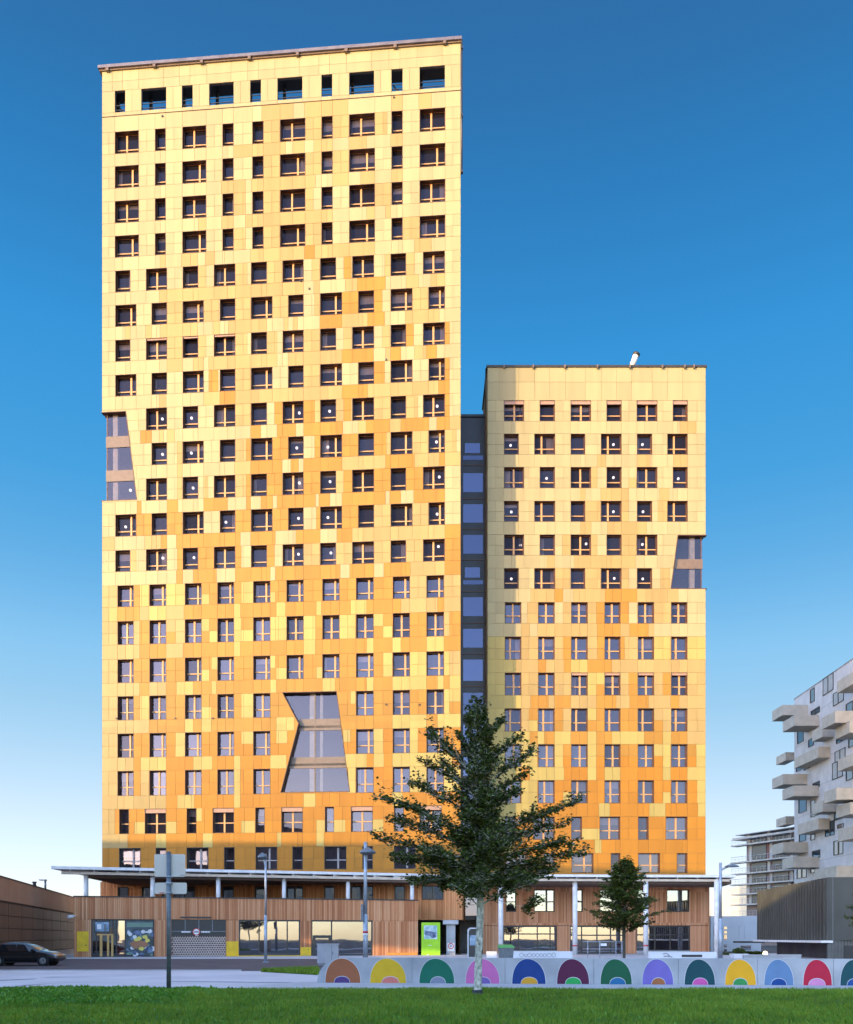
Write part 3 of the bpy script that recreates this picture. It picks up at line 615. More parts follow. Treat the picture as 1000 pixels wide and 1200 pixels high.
for Fd, pts, rows, nm in ((TF, lampT, T_ROWS, 'tall'), (RF, lampR, R_ROWS, 'shorter')):
    for (x, y) in pts:
        z = Fd.z_(x, y); pos = Fd.pt(Fd.s_(x), -.62, z)
        # keep it on the sight line behind the pane
        Yp = pos.y; pos = P(x, y, Yp)
        o = bpy.data.objects.new('globe_lamp', lamp_me); COL.objects.link(o); o.location = pos
        ri = min(range(len(rows)), key=lambda k: abs(((zT if Fd is TF else zR)(rows[k][0]) + (zT if Fd is TF else zR)(rows[k][1])) / 2 - z))
        ci = min(range(len(rows[ri][2])), key=lambda k: abs(sum(rows[ri][2][k]) / 2 - x))
        if (x, y) == (153, 574.5): lab = 'white globe lamp in the glazed corner bay of the tall tower'
        else: lab = 'white globe lamp in the %s window row and %s column of the %s tower' % (ordn[ri], ordn[ci], nm)
        tag(o, lab, 'lamp', 'white globe lamps behind the tower windows')
#=== TIMBER PODIUM OF THE TALL TOWER ===========================================
QF = Facade((PX(87, 69.1), 69.1), (PX(490, 76.5), 76.5))
pod = thing('timber_podium', 'low timber clad base with roof terrace in front of the tall tower', 'building', QF.pt(QF.L / 2, 0, 0))
zj = QF.z_(300, 1078); ztop = 4.9
def qs(x): return QF.s_(x)
OPEN = [(107, 181), (201, 265), (280, 352), (365, 437)]
w = MB()
QF.box(w, 0, QF.L, 0, -.25, zj + .012, ztop, 0)
edges = [87] + [e for o_ in OPEN for e in o_] + [490]
for k in range(0, len(edges), 2): QF.box(w, qs(edges[k]), qs(edges[k + 1]), -.012, -.25, 0, zj, 0)
QF.box(w, .001, .25, -.251, -13, 0, ztop - .01, 0); QF.box(w, QF.L - .25, QF.L - .001, -.251, -2.3, 0, ztop - .01, 0)
w.build('timber_wall', [M['larch']], pod)
M['sun_patch_yellow'] = plain('sun_patch_yellow', (.80, .50, .015), .5); M['sun_glow_orange'] = plain('sun_glow_orange', (.62, .27, .05), .6)  # colours of the golden sun patches painted at the podium foot
w = MB(); QF.box(w, qs(90.5), qs(104), .025, -.005, QF.z_(97, 1115), QF.z_(97, 1091.5), 0); QF.box(w, qs(100.2), qs(101.6), .045, .026, QF.z_(97, 1108.4), QF.z_(97, 1107.2), 1); w.build('painted_sun_patch', [M['sun_patch_yellow'], M['frame_dark']], pod)
w = MB(); QF.box(w, qs(265.4), qs(279.6), .012, -.005, .02, QF.z_(272, 1103.2), 0); w.build('painted_sun_patch', M['sun_patch_yellow'], pod)  # sun patch painted on the pier base as a thin plate
w = MB(); QF.box(w, qs(352.4), qs(364.6), .012, -.005, .02, QF.z_(358, 1110), 0); QF.box(w, qs(361), qs(362.2), .03, .013, QF.z_(358, 1113), QF.z_(358, 1112), 1); w.build('painted_sun_patch', [M['sun_patch_yellow'], M['frame_dark']], pod)
w = MB(); QF.box(w, qs(454), qs(489.5), .012, -.005, .02, QF.z_(470, 1116.5), 0); w.build('painted_sun_glow', M['sun_glow_orange'], pod)  # low sun glow painted along the foot of the timber
w = MB(); QF.box(w, qs(266), qs(352), .9, .02, .012, .07, 0); w.build('painted_sun_streak', M['sun_patch_yellow'], pod)  # golden sun streak on the ground, painted as a flat strip
w = MB(); QF.box(w, -.06, QF.L + .05, .06, -.33, ztop, ztop + .09, 0); w.build('parapet_cap', M['frame_dark'], pod)
w = MB(); QF.box(w, .26, QF.L - .3, -.26, -3, zj + .4, zj + .6, 0); QF.box(w, .26, QF.L - .3, -3.0, -3.2, 0, zj + .4, 1)
for x in (191, 272, 358, 446): QF.box(w, qs(x), qs(x) + .15, -.26, -2.99, 0, zj + .39, 1)
QF.box(w, .26, QF.L - .3, -.26, -2.99, .0, .05, 2)
w.build('interior', [M['slab'], M['interior'], M['concrete_dark']], pod)
def shopfront(parent, Fd, x0, x1, ztop_, posts, transom=None, d=-.14, glass='shop_glass', z0=.06, fm='frame_dark'):
    fr = MB(); a, b = Fd.s_(x0), Fd.s_(x1)
    Fd.box(fr, a, a + .1, d + .1, d - .1, z0, ztop_, 0); Fd.box(fr, b - .1, b, d + .1, d - .1, z0, ztop_, 0)
    Fd.box(fr, a + .1, b - .1, d + .1, d - .1, ztop_ - .12, ztop_, 0); Fd.box(fr, a + .1, b - .1, d + .1, d - .1, z0, z0 + .1, 0)
    for p in posts: s = Fd.s_(p); Fd.box(fr, s - .05, s + .05, d + .08, d - .08, z0 + .1, ztop_ - .12, 0)
    if transom: Fd.box(fr, a + .1, b - .1, d + .07, d - .07, transom - .06, transom + .06, 0)
    o = fr.build('shopfront', [M[fm]], parent)
    p = MB(); Fd.quad(p, a + .02, b - .02, d, z0 + .02, ztop_ - .02); p.build('pane', M[glass], o)
    return o
shopfront(pod, QF, 280, 352, zj, [304, 337])
shopfront(pod, QF, 365, 437, zj, [389], QF.z_(377, 1095) if False else None)
q = MB(); s0, s1 = qs(367), qs(388.5); z1 = QF.z_(377, 1096)     # glazed door of that shop
QF.box(q, s0, s0 + .22, -.02, -.13, .06, z1, 0); QF.box(q, s1 - .22, s1, -.02, -.13, .06, z1, 0); QF.box(q, s0 + .22, s1 - .22, -.02, -.13, z1 - .25, z1, 0); q.build('door', M['frame_dark'], pod)
shopfront(pod, QF, 107, 181, zj, [113, 132.5, 136.5, 147])
# garage gate
g = MB(); s0, s1 = qs(201), qs(265); zg = QF.z_(233, 1097)
QF.box(g, s0, s1, -.1, -.2, zg, zj, 0)
for k in range(1, 4): QF.box(g, s0 + (s1 - s0) * k / 4 - .03, s0 + (s1 - s0) * k / 4 + .03, -.07, -.099, zg + .45, zj, 1)
QF.box(g, s0, s1, -.04, -.099, zg + .37, zg + .43, 1)
go = g.build('garage_front', [M['frame_dark'], M['galv_dark']], pod)
g = MB(); nr, nc = 9, 22; dz = (zg - .08) / nr; dx = (s1 - s0) / nc         # perforated roller gate: staggered rods
for r in range(nr + 1):
    zc = .05 + r * dz; off = (r % 2) * .5
    for c in range(nc):
        a = s0 + (c + off) * dx
        if a + dx * .5 > s1: continue
        g.hexa([QF.pt(a, -.14, zc - .03), QF.pt(a + dx * .5, -.14, zc + dz * .5 - .03), QF.pt(a + dx * .5, -.17, zc + dz * .5 - .03), QF.pt(a, -.17, zc - .03),
                QF.pt(a, -.14, zc + .06), QF.pt(a + dx * .5, -.14, zc + dz * .5 + .06), QF.pt(a + dx * .5, -.17, zc + dz * .5 + .06), QF.pt(a, -.17, zc + .06)], 0)
        if a + dx <= s1: g.hexa([QF.pt(a + dx * .5, -.14, zc + dz * .5 - .03), QF.pt(a + dx, -.14, zc - .03), QF.pt(a + dx, -.17, zc - .03), QF.pt(a + dx * .5, -.17, zc + dz * .5 - .03),
                QF.pt(a + dx * .5, -.14, zc + dz * .5 + .06), QF.pt(a + dx, -.14, zc + .06), QF.pt(a + dx, -.17, zc + .06), QF.pt(a + dx * .5, -.17, zc + dz * .5 + .06)], 0)
QF.box(g, s0, s1, -.2, -.24, .02, zg, 1)
M['gate_rod'] = plain('gate_rod', (.62, .48, .42), .4); M['gate_back'] = plain('gate_back', (.10, .075, .075), .7)
g.build('roller_gate', [M['gate_rod'], M['gate_back']], pod)
g = MB(); QF.box(g, qs(211.5), qs(247.5), .03, .001, QF.z_(230, 1076.2), QF.z_(230, 1074.2)); g.build('vent_slot', M['frame_dark'], pod)
M['sign_white'] = plain('sign_white', (.82, .82, .82), .5); M['sign_red'] = plain('sign_red', (.6, .03, .04), .4); M['sign_grey'] = plain('sign_grey', (.3, .3, .33), .5)
def disc(mb, Fd, x, y, r, d, mi, n=24):
    s, z = Fd.s_(x), Fd.z_(x, y)
    lo = [Fd.pt(s + r * math.cos(t), d, z + r * math.sin(t)) for t in [2 * math.pi * k / n for k in range(n)]]
    hi = [p - Fd.n * .02 for p in lo]
    mb.face(lo[::-1], mi); [mb.face([lo[k], lo[(k + 1) % n], hi[(k + 1) % n], hi[k]], mi) for k in range(n)]
# clearance sign with white lettering either side
sg = thing('height_sign', 'round red rimmed height sign with white lettering on dark panel above the roller gate', 'sign', QF.pt(qs(230), .0, QF.z_(230, 1092)))
m = MB(); disc(m, QF, 230.3, 1092, .30, .06, 1); disc(m, QF, 230.3, 1092, .235, .066, 0)
QF.box(m, qs(227.5), qs(233), .085, .06, QF.z_(230, 1093), QF.z_(230, 1091), 2); m.build('sign_disc', [M['sign_white'], M['sign_red'], M['sign_grey']], sg)
m = MB()
for (xa, xb) in ((213, 225), (236, 248.5)):
    x = xa
    for wd in (1.9, 2.2, 1.4, 2.0, 1.6, 1.5):
        if x + wd > xb: break
        QF.box(m, qs(x), qs(x + wd - .35), .0, -.09, QF.z_(230, 1093.0), QF.z_(230, 1091.2)); x += wd
QF.box(m, qs(229), qs(233), -.07, -.095, QF.z_(230, 1097), QF.z_(230, 1096.2)); m.build('lettering', M['sign_white'], sg)
# shop details: screen, vending machine, poster
M['screen'] = noise_mat('screen_picture', (.05, .12, .24), (.45, .62, .75), 1.6, .3)
sc = thing('shop_screen', 'pale blue picture screen above the shop door', 'screen', QF.pt(qs(120), -.05, QF.z_(120, 1092)))
m = MB(); QF.box(m, qs(111), qs(129), -.02, -.1, QF.z_(120, 1092.5), QF.z_(120, 1079.5), 0); QF.box(m, qs(112), qs(128), -.005, -.019, QF.z_(120, 1091.5), QF.z_(120, 1080.5), 1)
QF.box(m, qs(122), qs(125), .005, -.004, QF.z_(120, 1091), QF.z_(120, 1083), 2); QF.box(m, qs(114), qs(119), .004, -.004, QF.z_(120, 1089), QF.z_(120, 1083), 3)
m.build('panel', [M['frame_dark'], M['screen'], M['galv_dark'], M['sign_white']], sc)
M['gold_wood'] = plain('golden_door_wood', (.62, .36, .12), .45)
m = MB()
for (xa, xb) in ((117, 120), (125.5, 128), (130.5, 133)): QF.box(m, qs(xa), qs(xb), -.02, -.13, .05, QF.z_(120, 1095), 0)
QF.box(m, qs(113.5), qs(133), -.021, -.13, QF.z_(120, 1096), QF.z_(120, 1094.5), 0); m.build('door_frame', M['gold_wood'], pod)
vm = thing('vending_machine', 'red vending machine standing in the shop entrance', 'vending machine', QF.pt(qs(141), -.7, 0))
M['vend_red'] = plain('vending_red', (.62, .03, .02), .35); M['vend_glow'] = emit_mat('vending_glow', (1, .75, .4), .9)
m = MB(); QF.box(m, qs(136.4), qs(146.6), -.3, -1.1, .1, QF.z_(141, 1097), 0); m.build('cabinet', M['vend_red'], vm)
m = MB()
for k, (xa, xb, ya, yb) in enumerate(((141, 144, 1099, 1102), (138, 143, 1103, 1105), (139, 145, 1108.5, 1110.5), (140, 145, 1116.5, 1118))): QF.box(m, qs(xa), qs(xb), -.28, -.299, QF.z_(141, yb), QF.z_(141, ya), k % 2)
m.build('display', [M['sign_white'], M['vend_glow']], vm)
po = thing('food_poster', 'dark green and blue poster with a heap of food in the shop window', 'poster', QF.pt(qs(164), -.1, .1))
M['poster_bg'] = noise_mat('poster_ground', (.012, .03, .035), (.10, .14, .17), 1.3, .35)
M['poster_band'] = plain('poster_band', (.16, .26, .20), .5); M['poster_blue'] = noise_mat('poster_blue', (.02, .04, .12), (.2, .28, .42), 2.5, .4)
M['poster_brown'] = plain('poster_brown', (.36, .16, .08), .5); M['poster_yellow'] = plain('poster_yellow', (.75, .62, .12), .5); M['poster_white'] = plain('poster_white', (.7, .72, .74), .5)
m = MB(); QF.box(m, qs(147.5), qs(180), -.05, -.12, .1, zj - .1, 0); QF.box(m, qs(149), qs(179), -.04, -.049, QF.z_(164, 1086.5), QF.z_(164, 1081), 1)
m.build('sheet', [M['poster_bg'], M['poster_band']], po)
m = MB(); rs = random.Random(4)
def blob(mb, Fd, x, y, rx, ry, d, mi, n=11):
    s, z = Fd.s_(x), Fd.z_(x, y)
    pts = [Fd.pt(s + rx * (1 + rs.uniform(-.25, .25)) * math.cos(t), d, z + ry * (1 + rs.uniform(-.25, .25)) * math.sin(t)) for t in [2 * math.pi * k / n for k in range(n)]]
    mb.face(pts[::-1], mi)
k = 0
for _ in range(46):
    x, y = rs.uniform(149, 179), rs.uniform(1090, 1121); k += 1
    blob(m, QF, x, y, rs.uniform(.08, .28), rs.uniform(.06, .18), -.046 + k * .0004, rs.choice([0, 0, 0, 3, 4]))
blob(m, QF, 163, 1107, .75, .36, -.024, 1); blob(m, QF, 162, 1105.5, .6, .18, -.023, 1)
for (x, y) in ((163, 1100), (170, 1098), (173, 1102), (160, 1101), (166, 1112)): blob(m, QF, x, y, .2, .16, -.022 + x * 1e-5, 2)
for (x, y) in ((151, 1093), (158, 1098), (168, 1092), (176, 1091)): blob(m, QF, x, y, .16, .16, -.02 + x * 1e-5, 3)
m.build('picture', [M['poster_blue'], M['poster_brown'], M['poster_yellow'], M['poster_white'], M['poster_band']], po)
m = MB(); QF.box(m, qs(150), qs(152), .35, .0, QF.z_(150, 1073.5) - .0 - .3, QF.z_(150, 1073.5) - .22)
cl_ = thing('wall_light', 'small white wall light at the left corner of the timber podium', 'lamp', QF.pt(qs(86), .1, QF.z_(86, 1073.5)))
m = MB(); m.cyl(QF.pt(qs(89), .02, QF.z_(86, 1073.5)), QF.pt(qs(86), .35, QF.z_(86, 1073.5)), .05, n=8); m.cyl(QF.pt(qs(86.5), .3, QF.z_(86, 1074)), QF.pt(qs(81), .55, QF.z_(86, 1074.6)), .13, .13, 10); m.build('housing', M['white_metal'], cl_)
#--- terrace storey (in the tower plane), wood with windows, and the bay at its right end
up = thing('terrace_storey', 'timber clad first floor behind the terrace at the foot of the tall tower', 'building', TF.pt(TF.L / 2, .3, 3.3))
ZW1 = 6.9; ZW0 = TF.z_(540, 1078)
WU = [(140, 152), (168, 178), (192, 200), (205, 230), (262, 275), (300, 314), (337, 356), (381, 393), (412, 438), (463, 475), (495, 520)]
zwt = TF.z_(500, 1038); zwb = TF.z_(500, 1054.5)
m = MB(); cur = 119.5
for a, b in WU + [(541.5, 541.5)]:
    TF.box(m, TF.s_(cur), TF.s_(a), .3, .06, zwb, zwt, 0); cur = b
TF.box(m, TF.s_(119.5), TF.s_(541.5), .3, .06, zwt + .0, ZW1, 0); TF.box(m, TF.s_(119.5), TF.s_(541.5), .3, .06, ZW0, zwb, 0)
TF.box(m, TF.s_(541.5) - .002, TF.s_(541.5) + .05, .28, -9, ZW0, ZW1, 0)
m.build('timber_wall', M['larch_in'], up)
m = MB(); TF.box(m, TF.s_(119.5), TF.s_(541), -3.0, -3.2, ZW0, ZW1, 0); TF.box(m, TF.s_(119.5), TF.s_(541), .05, -3.0, ZW0 + .002, ZW0 + .2, 1)
TF.box(m, TF.s_(119.5), TF.s_(541), .05, -2.99, ZW1 - .2, ZW1 - .004, 1); m.build('interior', [M['interior'], M['soffit']], up)
UF = Facade((TF.pt(0, .3, 0).x, TF.pt(0, .3, 0).y), (TF.pt(TF.L, .3, 0).x, TF.pt(TF.L, .3, 0).y))
for a, b in WU:
    place_window(up, UF, TF.s_(a), zwb, TF.s_(b) - TF.s_(a), zwt - zwb, .5 if b - a > 15 else None, .2, .0, 0, [M['reveal_dark'], M['frame_dark'], M['blind']], M['shop_glass'])
#--- canopies
CF = Facade((PX(60, 68.4), 68.4), (PX(482, 76.4), 76.4)); CZ = 7.16
def canopy_mesh(front, back, name, label, zc, mats):
    t = thing(name, label, 'canopy', ((front[0] + front[1]) / 2).to_3d() * 1.0)
    return t
def slab_poly(mb, pts, z0, z1, mi): mb.hexa([(x, y, z0) for x, y in pts] + [(x, y, z1) for x, y in pts], mi)
def inset(pts, f):
    c = Vector((sum(p[0] for p in pts) / 4, sum(p[1] for p in pts) / 4)); return [tuple(c + (Vector(p) - c) * f) for p in pts]
def lerp2(p, q, t): return (p[0] + (q[0] - p[0]) * t, p[1] + (q[1] - p[1]) * t)
def make_canopy(name, label, pts, zc, nb):
    """pts: front-left, front-right, back-right, back-left"""
    t = thing(name, label, 'canopy', (pts[0][0], pts[0][1], zc)); 
    m = MB(); slab_poly(m, pts, zc - .05, zc + .18, 0); m.build('roof_sheet', M['white_metal'], t)
    fl_, fr_, br_, bl_ = pts
    def strip(o0, o1): return [lerp2(fl_, bl_, o0), lerp2(fr_, br_, o0), lerp2(fr_, br_, o1), lerp2(fl_, bl_, o1)]
    m = MB(); q0 = strip(.035, .06); q0 = [lerp2(q0[0], q0[1], .02), lerp2(q0[0], q0[1], .98), lerp2(q0[3], q0[2], .98), lerp2(q0[3], q0[2], .02)]
    slab_poly(m, q0, zc - .42, zc - .2, 0); 
    for k in range(nb):
        f = (k + .35) / nb; p0, p1 = lerp2(q0[0], q0[1], f), lerp2(q0[0], q0[1], f + .004)
        r0, r1 = lerp2(bl_, br_, f), lerp2(bl_, br_, f + .004)
        slab_poly(m, [lerp2(p0, r0, .0), lerp2(p1, r1, .0), lerp2(p1, r1, .95), lerp2(p0, r0, .95)], zc - .2, zc - .052, 1)
    m.build('edge_beam', [M['cream_metal'], M['white_metal']], t)
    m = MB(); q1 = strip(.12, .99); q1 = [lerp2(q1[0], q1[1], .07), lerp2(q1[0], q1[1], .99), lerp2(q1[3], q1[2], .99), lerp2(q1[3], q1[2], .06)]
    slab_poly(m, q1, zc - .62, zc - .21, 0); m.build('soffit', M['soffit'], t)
    return t
lt = TF.pt(0.0, .32, 0); rt = TF.pt(TF.L, .32, 0)
c1 = make_canopy('terrace_canopy', 'long white edged canopy over the terrace of the tall tower', [(CF.O.x, CF.O.y), (PX(482, 76.4), 76.4), (rt.x - 1.2, rt.y), (lt.x + .2, lt.y)], CZ, 16)
for x in (101, 179, 256, 333, 408, 483):
    Yc = QF.Y(min(x, 488)) + .75; m = MB(); m.cyl((PX(x, Yc), Yc, 3.9), (PX(x, Yc), Yc, CZ - .42), .185, n=16); m.cyl((PX(x, Yc), Yc, CZ - .5), (PX(x, Yc), Yc, CZ - .2), .08, n=8); m.build('column', M['white_metal'], c1)
c2 = make_canopy('entrance_canopy', 'white edged canopy in front of the shorter tower on tall white posts', [(PX(566, 77.2), 77.2), (PX(862, 78.3), 78.3), (PX(846, 84.2), 84.2), (PX(566, 84.2), 84.2)], CZ, 12)
for x in (587, 674, 757, 840):
    Yc = 78.4; m = MB(); m.cyl((PX(x, Yc), Yc, 0), (PX(x, Yc), Yc, CZ - .42), .23, n=16); m.cyl((PX(x, Yc), Yc, CZ - .5), (PX(x, Yc), Yc, CZ - .2), .1, n=8); c = m.build('column', M['white_metal'], c2)
    if x in (674, 757):
        m = MB(); m.cyl((PX(x, Yc), Yc, PZ(1109, Yc)), (PX(x, Yc), Yc, PZ(1107.5, Yc)), .235, n=16); m.build('red_band', M['sign_red'], c)
for (x, y, wd) in ((200, 1014, .6), (243, 1013.5, 1.0), (276, 1014.5, .8), (330, 1015, 1.2), (348, 1016.5, .5)):     # a few things lying on the canopy roof edge
    pass
#=== TIMBER PODIUM OF THE SHORT TOWER ==========================================
VF = Facade((PX(566, 83.9), 83.9), (PX(831.5, 83.9), 83.9))
pr = thing('shop_podium', 'orange larch clad base with shop windows below the shorter tower', 'building', VF.pt(VF.L / 2, 0, 0))
def vz(y): return PZ(y, 83.9)
VU = [(593, 605), (626, 650), (671, 683), (703, 728), (747, 758), (781.5, 807.5)]
VG = [(590, 653, 1086, 1114), (668, 731, 1086, 1124), (746, 809, 1086, 1114)]
m = MB(); z1, z0 = vz(1042.5), vz(1068.5); cur = 566
for a, b in VU + [(831.5, 831.5)]: VF.box(m, VF.s_(cur), VF.s_(a), 0, -.25, z0, z1, 0); cur = b
VF.box(m, 0, VF.L, 0, -.25, z1, 6.95, 0); VF.box(m, 0, VF.L, .0, -.25, vz(1084.5), z0, 0)
cur = 566
for a, b, _, yb in VG + [(831.5, 831.5, 0, 0)]: VF.box(m, VF.s_(cur), VF.s_(a), -.012, -.25, 0, vz(1085), 0); cur = b
VF.box(m, VF.L - .003, VF.L + .04, -.251, -.5, 0, 6.9, 0); VF.box(m, .0, .2, -.251, -4, 0, 6.9, 0)
m.build('timber_wall', M['larch_r'], pr)
m = MB(); VF.box(m, .3, VF.L - .3, -3, -3.2, 0, 6.9, 0); VF.box(m, .21, VF.L - .1, -.26, -2.99, vz(1077), vz(1075), 1); VF.box(m, .21, VF.L - .1, -.26, -2.99, 6.7, 6.9, 1)
VF.box(m, .21, VF.L - .1, -.26, -2.99, 0, .04, 1); VF.box(m, VF.L - .1, VF.L, -.251, -3.2, 0, 6.9, 0)
m.build('interior', [M['interior'], M['slab']], pr)
for a, b in VU: place_window(pr, VF, VF.s_(a), z0, VF.s_(b) - VF.s_(a), z1 - z0, .62 if b - a > 15 else None, .2, .45, 0, [M['reveal_dark'], M['frame_dark'], M['blind']], M['shop_glass'])
shopfront(pr, VF, 590, 653, vz(1085), [608, 630, 645], vz(1094.5), z0=vz(1114)); shopfront(pr, VF, 668, 731, vz(1085), [682, 700, 716], vz(1096)); shopfront(pr, VF, 746, 809, vz(1085), [768, 786], vz(1095.5), z0=vz(1114))
m = MB()
for a, b in ((590, 653), (746, 809)): VF.box(m, VF.s_(a), VF.s_(b), -.02, -.25, 0, vz(1114), 0)
m.build('sill_wall', M['concrete'], pr)
#=== PASSAGE: pillar, green totem, info stele, etc. ============================
m_ = MB(); YP = 77.6
t = thing('concrete_pillar', 'grey concrete pillar with a flat cap under the timber overhang', 'pillar', (PX(528.5, YP), YP, 0))
m = MB(); x0, x1 = PX(523.3, YP), PX(533.7, YP); m.box(x0, x1, YP, YP + .7, 0, PZ(1083.3, YP)); m.build('shaft', M['concrete'], t)
m = MB(); m.box(PX(519.3, YP), PX(537.3, YP), YP - .3, YP + 1, PZ(1083.2, YP), PZ(1078.3, YP)); m.build('cap', M['concrete'], t)
PF = Facade((PX(500, YP - .02), YP - .02), (PX(560, YP - .02), YP - .02))
t = thing('prohibition_sign', 'white plate with a red ring on the concrete pillar', 'sign', PF.pt(PF.s_(528.6), 0, PZ(1115, YP)))
m = MB(); PF.box(m, PF.s_(524.5), PF.s_(532.8), .02, 0, PZ(1114.7, YP), PZ(1105.2, YP), 0); PF.box(m, PF.s_(527), PF.s_(530.5), .02, 0, PZ(1120, YP), PZ(1115.2, YP), 2)
disc(m, PF, 528.6, 1108.7, .27, .045, 1); disc(m, PF, 528.6, 1108.7, .19, .05, 0); disc(m, PF, 528.6, 1108.7, .10, .055, 2); m.build('plate', [M['sign_white'], M['sign_red'], M['sign_grey']], t)
YG = 76.7; GF = Facade((PX(480, YG), YG), (PX(530, YG), YG))
t = thing('green_totem', 'bright green advertising totem with a white and blue picture', 'sign', (PX(505, YG), YG, 0))
M['lime'] = plain('lime_green', (.30, .62, .01), .4)
m = MB(); GF.box(m, GF.s_(494), GF.s_(516), 0, -.5, 0, PZ(1081, YG)); m.build('body', M['lime'], t)
M['pic_blue'] = noise_mat('picture_blue', (.06, .28, .36), (.72, .80, .80), 1.7, .4)
m = MB(); GF.box(m, GF.s_(497), GF.s_(512.5), .02, .001, PZ(1100.5, YG), PZ(1084.5, YG), 0)
for (x, y, rx, ry, c) in ((504, 1094, .5, .2, 1), (508, 1097, .3, .16, 1), (501, 1092, .22, .1, 1), (503, 1089, .4, .15, 0)): blob(m, GF, x, y, rx, ry, .024 + x * 1e-5, c)
m.build('picture', [M['pic_blue'], M['poster_blue']], t)
m = MB(); GF.box(m, GF.s_(499.5), GF.s_(503.5), .02, .001, PZ(1121.8, YG), PZ(1119.5, YG)); GF.box(m, GF.s_(507), GF.s_(511), .02, .001, PZ(1121.8, YG), PZ(1119.5, YG)); 
GF.box(m, GF.s_(500.5), GF.s_(502.3), .02, .001, PZ(1119.3, YG), PZ(1118.3, YG)); GF.box(m, GF.s_(502), GF.s_(506), .012, .001, PZ(1108, YG), PZ(1107.5, YG)); m.build('logo', M['sign_white'], t)
YS = 70.0; t = thing('info_stele', 'grey framed information stele with a blue screen behind the tree trunk', 'sign', (PX(555, YS), YS, 0))
m = MB(); n = 8; prof = []
X0, X1, Z1 = PX(548, YS), PX(563, YS), PZ(1087, YS); r_ = .3
outer = [(X0, 0)] + [(X0 + r_ - r_ * math.cos(a), Z1 - r_ + r_ * math.sin(a)) for a in [math.pi / 2 * k / n for k in range(n + 1)]] + [(X1 - r_ + r_ * math.sin(a), Z1 - r_ + r_ * math.cos(a)) for a in [math.pi / 2 * k / n for k in range(n + 1)]] + [(X1, 0)]
cx_ = (X0 + X1) / 2; inner = [(cx_ + (x - cx_) * .80, z * .955) for x, z in outer]
for k in range(len(outer) - 1):
    a, b, c, d = outer[k], outer[k + 1], inner[k + 1], inner[k]
    m.hexa([(a[0], YS, a[1]), (b[0], YS, b[1]), (c[0], YS, c[1]), (d[0], YS, d[1]), (a[0], YS + .25, a[1]), (b[0], YS + .25, b[1]), (c[0], YS + .25, c[1]), (d[0], YS + .25, d[1])], 0)
m.build('frame', M['galv'], t)
m = MB(); m.face([(x, YS + .1, z) for x, z in inner][::-1], 0); m.face([(x, YS + .2, z) for x, z in inner], 0); m.box(cx_ - .33, cx_ + .33, YS + .06, YS + .09, PZ(1108, YS), PZ(1096, YS), 1); m.build('panel', [M['frame_dark'], M['screen']], t)
YB = 62.0
t = thing('wheelie_bin', 'low green lidded bin beside the white post', 'bin', (PX(594, YB), YB, 0)); M['bin_green'] = plain('bin_green', (.11, .36, .09), .4)
m = MB(); a, b = PX(584.5, YB), PX(602.5, YB); m.hexa([(a + .08, YB, 0), (b - .08, YB, 0), (b - .08, YB + .6, 0), (a + .08, YB + .6, 0), (a, YB - .05, .85), (b, YB - .05, .85), (b, YB + .7, .85), (a, YB + .7, .85)], 0); m.build('tub', M['galv_dark'], t)
m = MB(); m.hexa([(a - .03, YB - .1, .86), (b + .1, YB - .1, .86), (b + .1, YB + .75, .86), (a - .03, YB + .75, .86), (a, YB, 1.04), (b - .1, YB, 1.04), (b - .1, YB + .65, 1.1), (a, YB + .65, 1.1)], 0); m.build('lid', M['bin_green'], t)
for (nm, lab, x0, x1, yt, Y) in (('low_wall', 'low white wall with grey graffiti scrawl below the left shop window', 596, 671, 1114.8, 66.0), ('low_wall', 'low pale wall with a dark vent slot below the right shop window', 761, 840, 1115.4, 66.0), ('low_wall', 'small plain pale concrete block beside the timber corner', 570.5, 582.5, 1115, 66.0)):
    t = thing(nm, lab, 'wall', (PX((x0 + x1) / 2, Y), Y, 0)); m = MB(); m.box(PX(x0, Y), PX(x1, Y), Y, Y + .4, 0, PZ(yt, Y)); m.build('body', M['white_render'], t)
    if 'graffiti' in lab:
        m = MB(); rs = random.Random(2); x = 609
        while x < 650:
            h = rs.uniform(3.2, 4.8); ww = rs.uniform(3, 5)
            c = Vector((PX(x + ww / 2, Y), Y - .004, PZ(1121.5 - h / 2, Y))); pr_ = None
            for k in range(13):
                a = 2 * math.pi * k / 12; p = c + Vector((math.cos(a) * ww / 2 * Y / 1000, 0, math.sin(a) * h / 2 * Y / 1000))
                if pr_ is not None: m.cyl(pr_, p, .022, n=5, caps=False)
                pr_ = p
            x += ww + .7
        m.build('graffiti', M['sign_grey'], t)
    if 'vent' in lab:
        m = MB(); m.box(PX(799, Y), PX(823, Y), Y - .03, Y, PZ(1121.5, Y), PZ(1118.8, Y)); m.build('vent_slot', M['frame_dark'], t)
        m = MB()
        for (xa, ya, xb, yb) in ((777, 1118, 781, 1117), (781, 1117, 785, 1120), (785, 1120, 778, 1121), (779, 1120, 788, 1121.5)): m.cyl(P(xa, ya, Y - .01), P(xb, yb, Y - .01), .04, n=5)
        m.build('graffiti', M['sign_grey'], t)
t = thing('mesh_fence', 'thin wire fence panel with a small white plate in front of the middle shop window', 'fence', (PX(705, 67), 67, 0))
m = MB()
for x in (689, 703, 722, 729): m.cyl(P(x, 1124, 67), P(x, 1103, 67), .03, n=6)
for y in (1103.5, 1112): m.cyl(P(683, y, 67), P(731, y, 67), .022, n=6)
m.build('frame', M['galv'], t); m = MB(); m.box(PX(704, 67), PX(711, 67), 66.95, 66.98, PZ(1108.5, 67), PZ(1105.5, 67)); m.build('plate', M['sign_white'], t)
